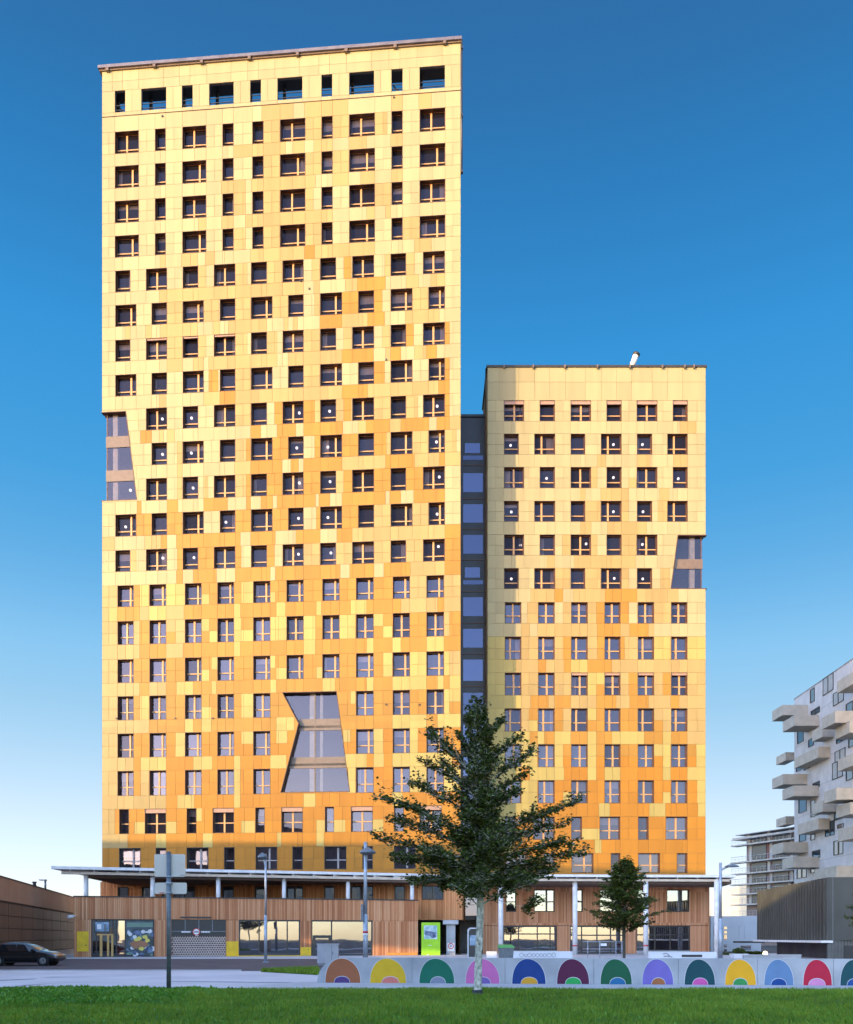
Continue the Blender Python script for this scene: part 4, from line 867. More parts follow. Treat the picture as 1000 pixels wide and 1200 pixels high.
#=== MURAL WALL ================================================================
WF = Facade((PX(372, 30.8), 30.8), (PX(1000, 28.9), 28.9)); Lw = WF.L + 3; WZ = .90
mw = thing('mural_wall', 'low grey concrete wall painted with coloured arches', 'wall', WF.pt(WF.L / 2, 0, 0))
m = MB(); cs = 14; prof = [(WF.s_(372) + (WF.s_(400) - WF.s_(372)) * (1 - math.cos(math.pi / 2 * k / cs)), WZ * math.sin(math.pi / 2 * k / cs)) for k in range(cs + 1)]
for (a0, z0), (a1, z1) in zip(prof[:-1], prof[1:]):
    m.hexa([WF.pt(a0, 0, 0), WF.pt(a1, 0, 0), WF.pt(a1, -.45, 0), WF.pt(a0, -.45, 0), WF.pt(a0, 0, z0 + .001), WF.pt(a1, 0, z1), WF.pt(a1, -.45, z1), WF.pt(a0, -.45, z0 + .001)], 0)
js = [prof[-1][0]] + [WF.s_(x) for x in (483, 592, 696, 795, 888, 977)] + [Lw]
for a, b in zip(js[:-1], js[1:]): WF.box(m, a + .006, b - .006, 0, -.45, 0, WZ, 0)
WF.box(m, prof[-1][0], Lw, -.03, -.42, 0, WZ - .02, 1)
m.build('body', [M['concrete'], M['concrete_dark']], mw)
ARCH = [(381.5, 422.5, 392, 410, (.38, .13, .055), (.10, .05, .20)), (434, 476, 448, 467.5, (.75, .47, .02), (.72, .22, .18)), (491.7, 532.5, 505, 522, (.005, .16, .10), (.25, .28, .38)), (546, 585.5, 557, 575, (.62, .16, .42), (.20, .13, .42)),
 (600.5, 639.5, 611, 630, (.008, .05, .24), (.75, .38, .03)), (653, 690.5, 663, 681, (.10, .012, .055), (.03, .42, .10)), (704, 740.5, 715, 733, (.006, .11, .05), (.02, .16, .35)), (753, 789, 764, 779.5, (.19, .15, .50), (.40, .14, .05)),
 (802.5, 838, 812, 829.5, (.004, .065, .085), (.66, .10, .38)), (850, 886, 859.5, 876, (.85, .42, .01), (.04, .30, .08)), (896, 930, 904, 921.6, (.13, .24, .42), (.005, .06, .26)), (941.6, 975, 948, 967, (.50, .012, .05), (.68, .26, .50)), (985, 1019, 993, 1010, (.005, .07, .085), (.008, .07, .27))]
M['arch_line'] = plain('arch_outline', (.60, .62, .64), .8)
def arch_face(mb, xa, xb, z0, h, d, skew=.46, n=28):
    a, b = WF.s_(xa), WF.s_(xb); pts = []
    for k in range(n + 1):
        t = math.pi * k / n; u = .5 - .5 * math.cos(t); v = math.sin(t) ** .85
        u = u ** (math.log(.5) / math.log(1 - skew)) if False else u - (1 - 2 * skew) * .5 * math.sin(math.pi * u)
        pts.append((a + (b - a) * u, z0 + h * v))
    f = [WF.pt(s, d, z) for s, z in pts]; bk = [WF.pt(s, .0005, z) for s, z in pts]
    mb.face(f, 0)
    for k in range(n): mb.face([f[k + 1], f[k], bk[k], bk[k + 1]], 0)
for i, (xa, xb, ya, yb, c1_, c2_) in enumerate(ARCH):
    m = MB(); arch_face(m, xa - .7, xb + .7, .0, WZ - .005, .003); ol = m.build('painted_arch', M['arch_line'], mw)
    mt = noise_mat('arch_paint', [v * .93 for v in c1_], [min(1, v * 1.05 + .002) for v in c1_], 3, .7)
    m = MB(); arch_face(m, xa, xb, .0, WZ - .025, .006); m.build('arch_fill', mt, ol)
    m = MB(); arch_face(m, ya - .6, yb + .6, .0, .25, .009, .5); m.build('inner_outline', M['arch_line'], ol)
    mt = noise_mat('arch_inner_paint', [v * .93 for v in c2_], [min(1, v * 1.05 + .002) for v in c2_], 3, .7)
    m = MB(); arch_face(m, ya, yb, .0, .228, .012, .5); m.build('inner_arch', mt, ol)
#=== GROUND ====================================================================
M['asphalt'] = noise_mat('asphalt', (.075, .06, .065), (.12, .10, .105), .6, .85, .2, bscale=40)
M['paving'] = noise_mat('pale_paving', (.54, .485, .49), (.70, .63, .635), .35, .85, .15, bscale=30)
M['path'] = noise_mat('path_concrete', (.44, .41, .42), (.58, .54, .54), .8, .85, .15, bscale=30)
M['earth'] = noise_mat('lawn_soil', (.035, .075, .012), (.065, .13, .022), 3.0, .9)
M['far_ground'] = noise_mat('far_ground', (.07, .068, .065), (.10, .095, .09), .05, .9)
m = MB(); m.face([(-900, -300, -.012), (900, -300, -.012), (900, 1500, -.012), (-900, 1500, -.012)]); structure('ground', m, M['far_ground'], 'pale ground reaching to the horizon')
m = MB(); m.face([(-90, 41.5, -.006), (90, 41.5, -.006), (90, 64.5, -.006), (-90, 64.5, -.006)]); structure('road', m, M['asphalt'], 'dark asphalt street in front of the towers')
m = MB(); m.box(-70, 60, 65.5, 86, -.1, .01); m.box(-70, 60, 64.5, 65.499, -.1, .0)
structure('pavement', m, M['path'], 'pale pavement along the foot of the towers')
m = MB(); m.face([(-70, 27.5, -.002), (60, 27.5, -.002), (60, 41.4, -.002), (-70, 41.4, -.002)])
structure('forecourt', m, M['paving'], 'pale grey paved forecourt with faint tyre marks between lawn and street')
M['tyre_mark'] = noise_mat('dark_repair', (.19, .18, .20), (.30, .28, .31), 1.2, .85)
m = MB()
def patch(pts, z): m.face([(PX(x, GY(y)), GY(y), z) for x, y in pts])
patch([(47, 1145.8), (70, 1145.3), (112, 1144.6), (60, 1144.9)], .002); patch([(0, 1149.5), (40, 1147.6), (44, 1146.6), (0, 1148.6)], .002); patch([(8, 1157), (30, 1154.2), (62, 1152.6), (26, 1155.6)], .002); patch([(200, 1150.2), (372, 1152.6), (372, 1151.6), (200, 1149.6)], .002)
o = m.build('road_mark', M['tyre_mark']); o['kind'] = 'structure'; o['label'] = 'dark tyre marks and repairs on the forecourt'; o['category'] = 'road mark'
m = MB(); m.box(-30, -9.0, 41.39, 41.55, -.1, .06); m.box(-70, -30, 41.39, 41.55, -.1, .03); structure('kerb', m, M['path'], 'pale kerb between forecourt and street')
m = MB(); m.face([(-5.2, 26.4, .004), (22, 26.4, .004), (22, 30.9, .004), (-4.6, 31.3, .004), (-5.8, 29.0, .004)]); structure('path', m, M['path'], 'narrow pale path between the lawn and the mural wall')
# gentle mound of the lawn
def lawn_h(x, y): return .05 * math.sin(x * .33 + 1.3) + .035 * math.sin(x * .81 + y * .5) + .03 * math.sin(y * .9)
def lawn_edge(x): return 26.55 + .12 * math.sin(x * 1.7) + .1 * math.sin(x * .6 + 2)
me_x = np.arange(-26, 26.01, .5); vs = []; fs = []; rows = 34
for i, x in enumerate(me_x):
    for k in range(rows + 1):
        t = k / rows; y = -2 + (lawn_edge(x) + 2) * t; e = min(1, (1 - t) * rows / 3.0); vs.append((x, y, lawn_h(x, y) * e * .6 + .06 * e + .006))
for i in range(len(me_x) - 1):
    for k in range(rows): a = i * (rows + 1) + k; fs.append((a, a + rows + 1, a + rows + 2, a + 1))
me = bpy.data.meshes.new('lawn'); me.from_pydata(vs, [], fs); me.materials.append(M['earth']); [setattr(p, 'use_smooth', True) for p in me.polygons]
o = bpy.data.objects.new('lawn', me); COL.objects.link(o); o['kind'] = 'structure'; o['label'] = 'green lawn in the foreground'; o['category'] = 'lawn'
def blades(name, n, xr, yr, hr, wr, mat, label, accept=None, lean=.5, quad=False):
    y = yr[0] + (yr[1] - yr[0]) * rng.random(n) ** .9; x = (rng.random(n) * 2 - 1) * (.5 * y + .8)
    if xr: x = xr[0] + (xr[1] - xr[0]) * rng.random(n)
    keep = y < (26.6 + .12 * np.sin(x * 1.7) + .1 * np.sin(x * .6 + 2))
    if accept is not None: keep &= accept(x, y)
    x, y = x[keep], y[keep]; n = len(x)
    g = .05 * np.sin(x * .33 + 1.3) + .035 * np.sin(x * .81 + y * .5) + .03 * np.sin(y * .9); e = np.clip((26.6 - y) / 28.6 * 34 / 3, 0, 1); z = g * e * .6 + .06 * e
    patchy = .5 + .5 * np.sin(x * 1.9 + np.sin(y * 1.3) * 2) * np.sin(y * 2.3 + np.sin(x * .9) * 2)
    h = (hr[0] + (hr[1] - hr[0]) * rng.random(n)) * (.7 + .6 * patchy); w = wr[0] + (wr[1] - wr[0]) * rng.random(n)
    a = rng.random(n) * 2 * np.pi; dx, dy = np.cos(a), np.sin(a); la = rng.random(n) * 2 * np.pi; ll = lean * h * rng.random(n)
    k = 4 if quad else 3
    v = np.zeros((n, k, 3)); v[:, 0] = np.stack([x - dx * w, y - dy * w, z - .01], 1); 
    tip = np.stack([x + np.cos(la) * ll, y + np.sin(la) * ll, z + h], 1)
    if quad:
        mid = np.stack([x + np.cos(la) * ll * .5 , y + np.sin(la) * ll * .5, z + h * .62], 1)
        v[:, 0] = np.stack([x, y, z], 1); v[:, 1] = mid + np.stack([dx * w, dy * w, 0 * w], 1); v[:, 2] = tip; v[:, 3] = mid - np.stack([dx * w, dy * w, 0 * w], 1)
    else: v[:, 1] = np.stack([x + dx * w, y + dy * w, z - .01], 1); v[:, 2] = tip
    me = bpy.data.meshes.new(name); me.vertices.add(n * k); me.vertices.foreach_set('co', v.reshape(-1)); me.loops.add(n * k); me.loops.foreach_set('vertex_index', np.arange(n * k))
    me.polygons.add(n); me.polygons.foreach_set('loop_start', np.arange(n) * k); me.polygons.foreach_set('loop_total', np.full(n, k))
    at = me.attributes.new('panel_rand', 'FLOAT', 'FACE'); at.data.foreach_set('value', np.clip(rng.random(n) * .6 + patchy * .4, 0, 1)); me.materials.append(mat); me.update(); me.validate()
    o = bpy.data.objects.new(name, me); COL.objects.link(o); o['kind'] = 'stuff'; o['label'] = label; o['category'] = name.replace('_', ' '); return o
M['grass'] = leaf_mat('grass_blade', (.09, .165, .010), (.18, .31, .02), (.34, .44, .05))
M['clover'] = leaf_mat('clover_leaf', (.05, .16, .014), (.11, .29, .025), (.22, .40, .05))
blades('grass', 150000, None, (14.5, 26.8), (.05, .13), (.006, .013), M['grass'], 'short green grass of the lawn in the foreground', lean=.9)
blades('ground_cover', 16000, (-14.5, -5.6), (19.2, 26.6), (.07, .15), (.025, .05), M['clover'], 'taller leafy weeds at the left edge of the lawn', lean=1.1, quad=True, accept=lambda x, y: (y > 20.2 + .4 * np.sin(x * 1.4)) & (rng.random(len(x)) < np.clip((-6.2 - x) * .6, .05, 1)))
blades('ground_cover', 9000, None, (14.5, 26.8), (.05, .12), (.012, .028), M['clover'], 'scattered small clover leaves across the lawn', lean=1.2, quad=True)
# small planted verge beside the wall end
t = structure('verge', (lambda mb: (mb.face([(PX(307, 40.2), 40.2, .01), (PX(372, 36.8), 36.8, .01), (PX(372, 44.5), 44.5, .01), (PX(345, 43.6), 43.6, .01)]), mb)[1])(MB()), M['earth'], 'small green verge beside the grey cabinet')
def tufts(name, n, pts, hr, wr, label):
    a = MB(); 
    for _ in range(n):
        while True:
            u, v = random.random(), random.random(); x = 307 + (374 - 307) * u; y0, y1 = 40.2 - 3.4 * u, 40.2 + 4.2 * min(1, u * 1.4); Y = y0 + (y1 - y0) * v; break
        h = random.uniform(*hr); ww = random.uniform(*wr); an = random.uniform(0, 6.28); X = PX(x, Y)
        a.face([(X - ww * math.cos(an), Y - ww * math.sin(an), 0), (X + ww * math.cos(an), Y + ww * math.sin(an), 0), (X + random.uniform(-.1, .1), Y + random.uniform(-.1, .1), h)])
    o = a.build(name, M['grass']); o['kind'] = 'stuff'; o['label'] = label; o['category'] = 'grass'
tufts('grass', 3500, None, (.08, .24), (.015, .03), 'grass tufts on the small verge beside the grey cabinet')
#=== STREET LAMPS ==============================================================
def lamp_dome(m, c, r, mi=0):
    m.lathe([(.02, .30), (.07, .28), (r * .45, .20), (r * .85, .10), (r, .0), (r * .96, -.05), (r * .5, -.09), (.01, -.10)], c, 20, mi)
def street_lamp(label, x, Y, ytop, r0, r1, hx, hy, hr, door=False, stub=.0, arm='neck'):
    t = thing('street_lamp', label, 'street lamp', (PX(x, Y), Y, 0), 'street lamps in front of the towers')
    zt = PZ(ytop, Y); X = PX(x, Y); m = MB(); zs = zt * .42
    m.cyl((X, Y, 0), (X, Y, zs), r0, r0, 12); m.cyl((X, Y, zs), (X, Y, zs + .12), r0, r1, 12, caps=False); m.cyl((X, Y, zs + .12), (X, Y, zt + stub), r1, r1 * .92, 12)
    m.cyl((X, Y, 0), (X, Y, .06), r0 * 2, r0 * 1.9, 12); m.build('pole', M['galv'], t)
    c = P(hx, hy, Y - .1); m = MB(); p0 = Vector((X, Y, zt - .9)); p1 = Vector((X + (c.x - X) * .4, Y, zt - .35)); 
    if arm == 'neck':
        m.cyl(p0, p1, r1 * .8, r1 * .8, 8); m.cyl(p1, c + Vector((0, 0, -.02)), r1 * .8, r1 * .7, 8)
    else:
        pr_ = Vector((X, Y, c.z - .25))
        for k in range(1, 7):
            f = k / 6; q = Vector((X + (c.x - X) * f, Y, c.z - .25 + .3 * math.sin(f * 1.5))); m.cyl(pr_, q, r1 * .7, r1 * .7, 8, caps=False); pr_ = q
    m.build('arm', M['galv'], t)
    m = MB()
    if arm == 'neck': lamp_dome(m, c, hr)
    else: m.lathe([(.02, .16), (hr * .5, .13), (hr, .02), (hr * .95, -.03), (.01, -.06)], c, 18, 0, Matrix.Diagonal((1.15, .6, 1)).to_3x3())
    m.build('lamp_head', M['galv_dark'], t)
    return t
street_lamp('slim grey street lamp whose small head faces the tower corner, beside the glazed shopfront', 311.5, 55, 1001, .10, .075, 307.8, 1004.5, .32)
sl = street_lamp('grey street lamp with a dark dome head, behind the left end of the mural wall', 428.5, 47, 992, .135, .10, 431, 999, .46, stub=.25)
m = MB(); X, Y = PX(428.5, 47), 47; m.box(X - .24, X - .10, Y - .2, Y + .05, PZ(1079, Y), PZ(1060, Y)); m.build('control_box', M['galv_dark'], sl)
m = MB(); m.cyl((X, Y, PZ(1093.5, Y)), (X, Y, PZ(1091, Y)), .145, n=12); m.cyl((X, Y, PZ(1097, Y)), (X, Y, PZ(1093.6, Y)), .142, n=12, mi=1); m.build('sticker', [M['sign_red'], M['sign_white']], sl)
sl = street_lamp('grey street lamp with a curved arm at the right end of the entrance canopy', 844.5, 56, 1011, .14, .10, 858, 1015.5, .42, arm='curve')
#=== SIGN POST =================================================================
Y = 26.05; t = thing('sign_post', 'grey steel post carrying two blank sign backs at the edge of the lawn', 'sign post', (PX(198, Y), Y, 0)); X = PX(198, Y)
m = MB(); m.cyl((X, Y, 0), (X, Y, PZ(999, Y)), .068, n=14); m.cyl((X, Y, PZ(999, Y)), (X, Y, PZ(997.6, Y)), .075, .03, 14); m.build('post', M['galv_dark'], t)
M['sign_back'] = noise_mat('sign_back', (.72, .65, .58), (.80, .74, .67), 2.5, .45, spec=.4)
def plate(m, x0, x1, y0, y1, Yp, th=.012, r=.05, n=5):
    a, b, c, d = PX(x0, Yp), PX(x1, Yp), PZ(y1, Yp), PZ(y0, Yp); pts = []
    for (cx, cz, s) in ((b - r, d - r, 0), (a + r, d - r, 1), (a + r, c + r, 2), (b - r, c + r, 3)):
        for k in range(n): th_ = math.pi / 2 * (s + k / (n - 1)); pts.append((cx + r * math.cos(th_), cz + r * math.sin(th_)))
    f = [(x, Yp, z) for x, z in pts]; g = [(x, Yp + th, z) for x, z in pts]; k = len(pts)
    m.face(f, 0); m.face(g[::-1], 0); [m.face([f[(i + 1) % k], f[i], g[i], g[(i + 1) % k]], 0) for i in range(k)]
for (x0, x1, y0, y1) in ((181, 217.3, 1001, 1027.5), (181.5, 219, 1034.3, 1047.6)):
    m = MB(); plate(m, x0, x1, y0, y1, Y + .085); pl = m.build('sign_plate', M['sign_back'], t)
    m = MB()
    for yy in ((1027.3, 1034.4) if y0 < 1010 else (1035.5, 1046)): m.cyl((X, Y, PZ(yy, Y) - .022), (X, Y, PZ(yy, Y) + .022), .085, n=14); m.box(X - .10, X + .10, Y + .03, Y + .084, PZ(yy, Y) - .02, PZ(yy, Y) + .02)
    m.build('clamp', M['galv'], pl)
m = MB(); m.box(PX(210.5, Y), PX(216, Y), Y + .076, Y + .084, PZ(1025.6, Y), PZ(1024.9, Y)); m.build('sticker', M['sign_grey'], t)
m = MB(); m.box(PX(186, Y), PX(192, Y), Y + .076, Y + .084, PZ(1046.8, Y), PZ(1045.9, Y)); m.build('sticker', M['sign_red'], t)
#=== UTILITY CABINET ===========================================================
Y = 49.5; t = thing('utility_cabinet', 'grey street cabinet behind the left end of the mural wall', 'cabinet', (PX(384, Y), Y, 0))
M['cab'] = noise_mat('cabinet_plastic', (.40, .40, .42), (.47, .47, .49), 1.5, .5)
x0, x1, x2 = PX(371, Y), PX(381, Y), PX(396.5, Y)
m = MB(); zt = PZ(1107, Y); m.hexa([(x0, Y + .35, .12), (x1, Y, .12), (x2, Y, .12), (x2, Y + .4, .12), (x0, Y + .35, zt), (x1, Y, zt), (x2, Y, zt), (x2, Y + .4, zt)], 0); m.build('body', M['cab'], t)
m = MB(); m.hexa([(x0 + .05, Y + .36, 0), (x1, Y + .03, 0), (x2 - .03, Y + .03, 0), (x2 - .03, Y + .37, 0), (x0 + .05, Y + .36, .12), (x1, Y + .03, .12), (x2 - .03, Y + .03, .12), (x2 - .03, Y + .37, .12)], 0); m.build('plinth', M['concrete_dark'], t)
m = MB(); e = .04; m.hexa([(x0 - e, Y + .35, zt + .002), (x1, Y - e, zt + .002), (x2 + e, Y - e, zt + .002), (x2 + e, Y + .44, zt + .002), (x0 - e, Y + .35, zt + .06), (x1, Y - e, zt + .06), (x2 + e, Y - e, zt + .06), (x2 + e, Y + .44, zt + .06)], 0); m.build('lid', M['cab'], t)
m = MB(); m.box((x1 + x2) / 2 - .012, (x1 + x2) / 2 + .012, Y - .006, Y - .001, .2, zt - .05); m.box((x1 + x2) / 2 + .05, (x1 + x2) / 2 + .09, Y - .03, Y - .001, .62, .8); m.build('door_seam', M['galv_dark'], t)
#=== CARS ======================================================================
def paint(name, c):
    m, nt, b = new_mat(name); b.inputs['Base Color'].default_value = (*c, 1); b.inputs['Roughness'].default_value = .25; b.inputs['Coat Weight'].default_value = 1; b.inputs['Coat Roughness'].default_value = .04; return m
M['tyre'] = plain('tyre_rubber', (.012, .012, .013), .8); M['rim'] = plain('alloy_rim', (.38, .38, .40), .3, .8); M['car_glass'] = plain('car_glass', (.012, .013, .016), .04, spec=.8)
M['red_light'] = plain('tail_light', (.35, .02, .02), .2); M['head_light'] = plain('head_light', (.75, .72, .68), .1)
def car(label, loc, rz, pm, L_=4.7):
    """estate car, nose towards +x in its own frame, origin on the ground at mid length"""
    t = thing('parked_car', label, 'car', loc)
    Lh = L_ / 2
    st = [(-Lh, .45, .78, .80), (-Lh + .06, .32, .88, 1.02), (-Lh + .18, .26, .93, 1.30), (-Lh + .45, .22, .94, 1.42), (-Lh + 1.0, .2, .93, 1.475), (-.3, .2, .92, 1.49), (.2, .2, .91, 1.46), (.62, .2, .90, 1.33), (1.0, .2, .90, 1.12), (1.25, .2, .90, .985), (1.7, .2, .86, .93), (Lh - .25, .24, .76, .82), (Lh - .06, .3, .66, .70), (Lh, .4, .60, .62)]
    v = []; fcs = []
    for (x, zb, zs_, zt) in st:
        tp = 1 - .12 * max(0, (abs(x) - 1.7) / .65) ** 2; w = .90 * tp; wt = .90 * tp - max(.04, (zt - zs_) * .42) - .02
        ring = [(-w * .86, zb), (-w, zb + .16), (-w, zs_ - .15), (-w * .965, zs_), (-wt, zt - .02), (-wt * .7, zt + .02), (wt * .7, zt + .02), (wt, zt - .02), (w * .965, zs_), (w, zs_ - .15), (w, zb + .16), (w * .86, zb)]
        v += [(x, y, z) for y, z in ring]
    k = 12
    for i in range(len(st) - 1):
        for j in range(k): jn = (j + 1) % k; fcs.append((i * k + j, i * k + jn, (i + 1) * k + jn, (i + 1) * k + j))
    fcs.append(tuple(range(k))); fcs.append(tuple(range((len(st) - 1) * k, len(st) * k))[::-1])
    me = bpy.data.meshes.new('body'); me.from_pydata(v, [], fcs); me.materials.append(pm); me.update()
    import bmesh
    bm = bmesh.new(); bm.from_mesh(me); bmesh.ops.recalc_face_normals(bm, faces=bm.faces); bm.to_mesh(me); bm.free()
    [setattr(p, 'use_smooth', True) for p in me.polygons]
    ob = bpy.data.objects.new('body', me); COL.objects.link(ob); ob.parent = t; sd = ob.modifiers.new('smooth', 'SUBSURF'); sd.levels = sd.render_levels = 2
    WL[ob] = Vector((0, 0, 0)); WL0 = WL[t].copy(); WL[t] = Vector((0, 0, 0)); t.rotation_euler = (0, 0, rz)
    def part(mb, nm, mt, par=None): return mb.build(nm, mt, par or t)
    for sg in (-1, 1):
        def sidepoly(pts, nm):
            m = MB(); f = [(x, sg * (.885 - .45 * (z - .9) + .028), z) for x, z in pts]; g = [(x, y - sg * .03, z) for x, y, z in f]; f_ = f if sg < 0 else f[::-1]
            m.face(f_); n = len(f); [m.face([f[i], f[(i + 1) % n], g[(i + 1) % n], g[i]]) for i in range(n)]; part(m, nm, M['car_glass'])
        sidepoly([(-.28, .95), (.95, .95), (.52, 1.26), (.12, 1.38), (-.28, 1.40)], 'side_window'); sidepoly([(-1.3, .96), (-.36, .95), (-.36, 1.40), (-1.3, 1.385)], 'side_window'); sidepoly([(-1.98, 1.02), (-1.38, .97), (-1.38, 1.38), (-1.85, 1.33)], 'side_window')
        for xw in (-1.38, 1.42):
            m = MB(); m.cyl((xw, sg * .68, .33), (xw, sg * .915, .33), .375, n=28); part(m, 'wheel_arch', M['tyre'])
            m = MB(); m.cyl((xw, sg * .72, .325), (xw, sg * .925, .325), .325, n=28); wo = part(m, 'wheel', M['tyre'])
            m = MB(); m.cyl((xw, sg * .90, .325), (xw, sg * .93, .325), .215, n=24)
            for q in range(7): a = 2 * math.pi * q / 7; m.cyl((xw + .03 * math.cos(a), sg * .935, .325 + .03 * math.sin(a)), (xw + .2 * math.cos(a), sg * .935, .325 + .2 * math.sin(a)), .026, n=6)
            part(m, 'rim', M['rim'], wo)
        m = MB(); m.box(1.98, 2.27, sg * .66 - .16, sg * .66 + .12, .64, .76); part(m, 'headlight', M['head_light'])
        m = MB(); m.box(-2.30, -2.12, sg * .76 - .1, sg * .76 + .10, .82, 1.0); part(m, 'tail_light', M['red_light'])
        m = MB(); m.box(.72, .90, sg * .98 - .1, sg * .98 + .1, .96, 1.09); part(m, 'mirror', pm)
        m = MB(); m.cyl((-1.7, sg * .58, 1.53), (.05, sg * .60, 1.55), .018, n=6); part(m, 'roof_rail', M['rim'])
        m = MB(); m.box(-1.0, 1.0, sg * .875 - .02, sg * .875 + .02, .2, .27); part(m, 'sill', M['tyre'])
    WL[t] = WL0; return t
M['black_paint'] = paint('black_paint', (.006, .006, .008)); M['white_paint'] = paint('white_paint', (.7, .7, .7)); M['dark_paint'] = paint('dark_grey_paint', (.012, .013, .016))
c_ = car('black estate car parked in front of the brown building at the left', (PX(65.5, 48.6) - 2.12, 48.6 + .9, 0), math.radians(3), M['black_paint'], 4.65); c_.scale = (.89, .89, .87)
car('dark car partly cut off at the left edge behind the black estate car', (PX(8, 54.5) - 2.35, 54.5, 0), 0.02, M['dark_paint'])
t = thing('planter', 'white planter with a dark clipped shrub behind the mural wall', 'planter', (PX(866, 66), 66, 0)); X_ = PX(866, 66)
m = MB(); m.hexa([(X_ - .5, 65.6, 0), (X_ + .5, 65.6, 0), (X_ + .5, 66.4, 0), (X_ - .5, 66.4, 0), (X_ - .58, 65.5, .36), (X_ + .58, 65.5, .36), (X_ + .58, 66.5, .36), (X_ - .58, 66.5, .36)]); m.build('tub', M['white_render'], t); PLANT = t
#=== TREES =====================================================================
M['bark'] = noise_mat('speckled_bark', (.16, .17, .13), (.85, .85, .78), 12, .9, .4, stretch=(1, 1, .6))
M['bark_dark'] = noise_mat('dark_bark', (.05, .045, .035), (.11, .1, .08), 8, .9, .3)
M['leaf'] = leaf_mat('hornbeam_leaf', (.028, .042, .007), (.062, .092, .014), (.14, .19, .03))
def limb(mb, p, q, r0, r1, sag=.0, n=7, seg=5):
    p, q = Vector(p), Vector(q); pr_ = p; out = [p.copy()]
    for k in range(1, seg + 1):
        f = k / seg; c = p.lerp(q, f) + Vector((random.uniform(-1, 1) * .02, random.uniform(-1, 1) * .02, sag * math.sin(math.pi * f))) * (1 if k < seg else 0); mb.cyl(pr_, c, r0 + (r1 - r0) * (k - 1) / seg, r0 + (r1 - r0) * f, n, caps=(k == seg)); pr_ = c; out.append(c.copy())
    return out
def leaf(mb, c, size, rs):
    up = Vector((rs.gauss(0, .55), rs.gauss(0, .55) - .15, 1)).normalized(); a = Vector((rs.uniform(-1, 1), rs.uniform(-1, 1), rs.uniform(-.5, .25))); a = (a - up * a.dot(up)).normalized(); b = up.cross(a)
    l, w = size * rs.uniform(.6, 1.35), size * rs.uniform(.32, .46); r = rs.random()
    f = up * (w * .25)
    mb.face([c - a * l * .5, c - b * w + f, c + a * l * .5, c + b * w + f], 0, r)
def spray(wood, leaves, p, q, rs, r0, n_tw, tw_len, size, per, droop=.1):
    """a limb with leafy twigs in a loose flat spray"""
    path = limb(wood, p, q, r0, .006, .12 * (Vector(q) - Vector(p)).length * .3, 6, 6); d = (Vector(q) - Vector(p)); Ld = d.length; d.normalize(); sd = d.cross(Vector((0, 0, 1))); sd = sd.normalized() if sd.length > .05 else Vector((1, 0, 0))
    for k in range(n_tw):
        f = .12 + .88 * (k + rs.random()) / n_tw; i = min(int(f * 6), 5); c = path[i].lerp(path[i + 1], f * 6 - i); tl = tw_len * (1.15 - .75 * f) * rs.uniform(.6, 1.2)
        an = rs.choice((-1, 1)) * rs.uniform(.4, 1.25); e = c + (d * math.cos(an) + sd * math.sin(an)).normalized() * tl + Vector((0, 0, rs.uniform(-.35, .65) * tl))
        wood.cyl(c, e, .008, .003, 4, caps=False)
        for _ in range(per): g = rs.uniform(.15, 1.08); leaf(leaves, c.lerp(e, g) + Vector((rs.gauss(0, .045), rs.gauss(0, .045), rs.gauss(0, .05))), size, rs)
    for _ in range(int(per * n_tw * .12)): leaf(leaves, path[3].lerp(path[6], rs.random()) + Vector((rs.gauss(0, .04), rs.gauss(0, .04), rs.gauss(0, .04))), size, rs)
rs = random.Random(11)
TY = 22.35; tree = thing('hornbeam_tree', 'tall leafy street tree with pale speckled trunk in front of the gap between the towers', 'tree', (PX(559, TY), TY, 0))
wood, lv = MB(), MB()
tp = [(559.5, 1174, .125), (560, 1160, .108), (561, 1120, .098), (562.5, 1085, .095), (563.5, 1050, .09), (562, 1010, .075), (560, 960, .06), (561, 910, .045), (560, 865, .028), (561.5, 826, .012)]
pts = [(P(x, y, TY), r) for x, y, r in tp]; pts[0][0].z = -.02
for (p, r), (q, r2) in zip(pts[:-1], pts[1:]): wood.cyl(p, q, r, r2, 12, caps=False)
M['trunk_guard'] = plain('trunk_guard', (.03, .035, .045), .7)
def on_trunk(y):
    z = PZ(y, TY)
    for (p, _), (q, _) in zip(pts[:-1], pts[1:]):
        if p.z <= z <= q.z: return p.lerp(q, (z - p.z) / (q.z - p.z))
    return pts[-1][0].copy()
tips = [ # tip x, y, start y on trunk, depth offset, twigs
 (504, 862, 915, -.1, 30), (484, 918, 960, .2, 36), (447, 935, 990, -.2, 40), (443, 984, 1012, .1, 44), (482, 1034, 1030, -.3, 34), (520, 1040, 1036, .2, 22), (465, 960, 1000, .5, 30), (500, 1000, 1022, -.7, 32), (520, 895, 940, .4, 26), (468, 1008, 1024, -.1, 34),
 (590, 843, 880, .1, 20), (624, 882, 930, 0, 32), (605, 928, 958, -.3, 28), (677, 940, 992, .1, 44), (684, 1001, 1022, -.1, 46), (652, 1018, 1030, .3, 34), (620, 1032, 1038, -.3, 26), (640, 968, 1005, .5, 32), (660, 985, 1015, -.5, 28), (640, 1025, 1034, .0, 30),
 (494, 892, 935, .1, 20), (470, 942, 985, -.3, 22), (455, 962, 1000, .2, 24), (458, 1003, 1022, -.4, 24), (502, 1032, 1036, .3, 20), (522, 872, 915, .2, 16), (610, 864, 905, -.2, 18), (618, 906, 945, .2, 20), (645, 950, 985, -.2, 24), (668, 964, 1003, .3, 24), (672, 988, 1015, -.3, 24), (640, 1012, 1030, .2, 22), (600, 1034, 1038, -.4, 18), (585, 880, 915, .2, 16),
 (561, 822, 868, 0, 24), (548, 846, 890, .1, 18), (575, 862, 900, -.2, 18), (536, 862, 900, .0, 14)]
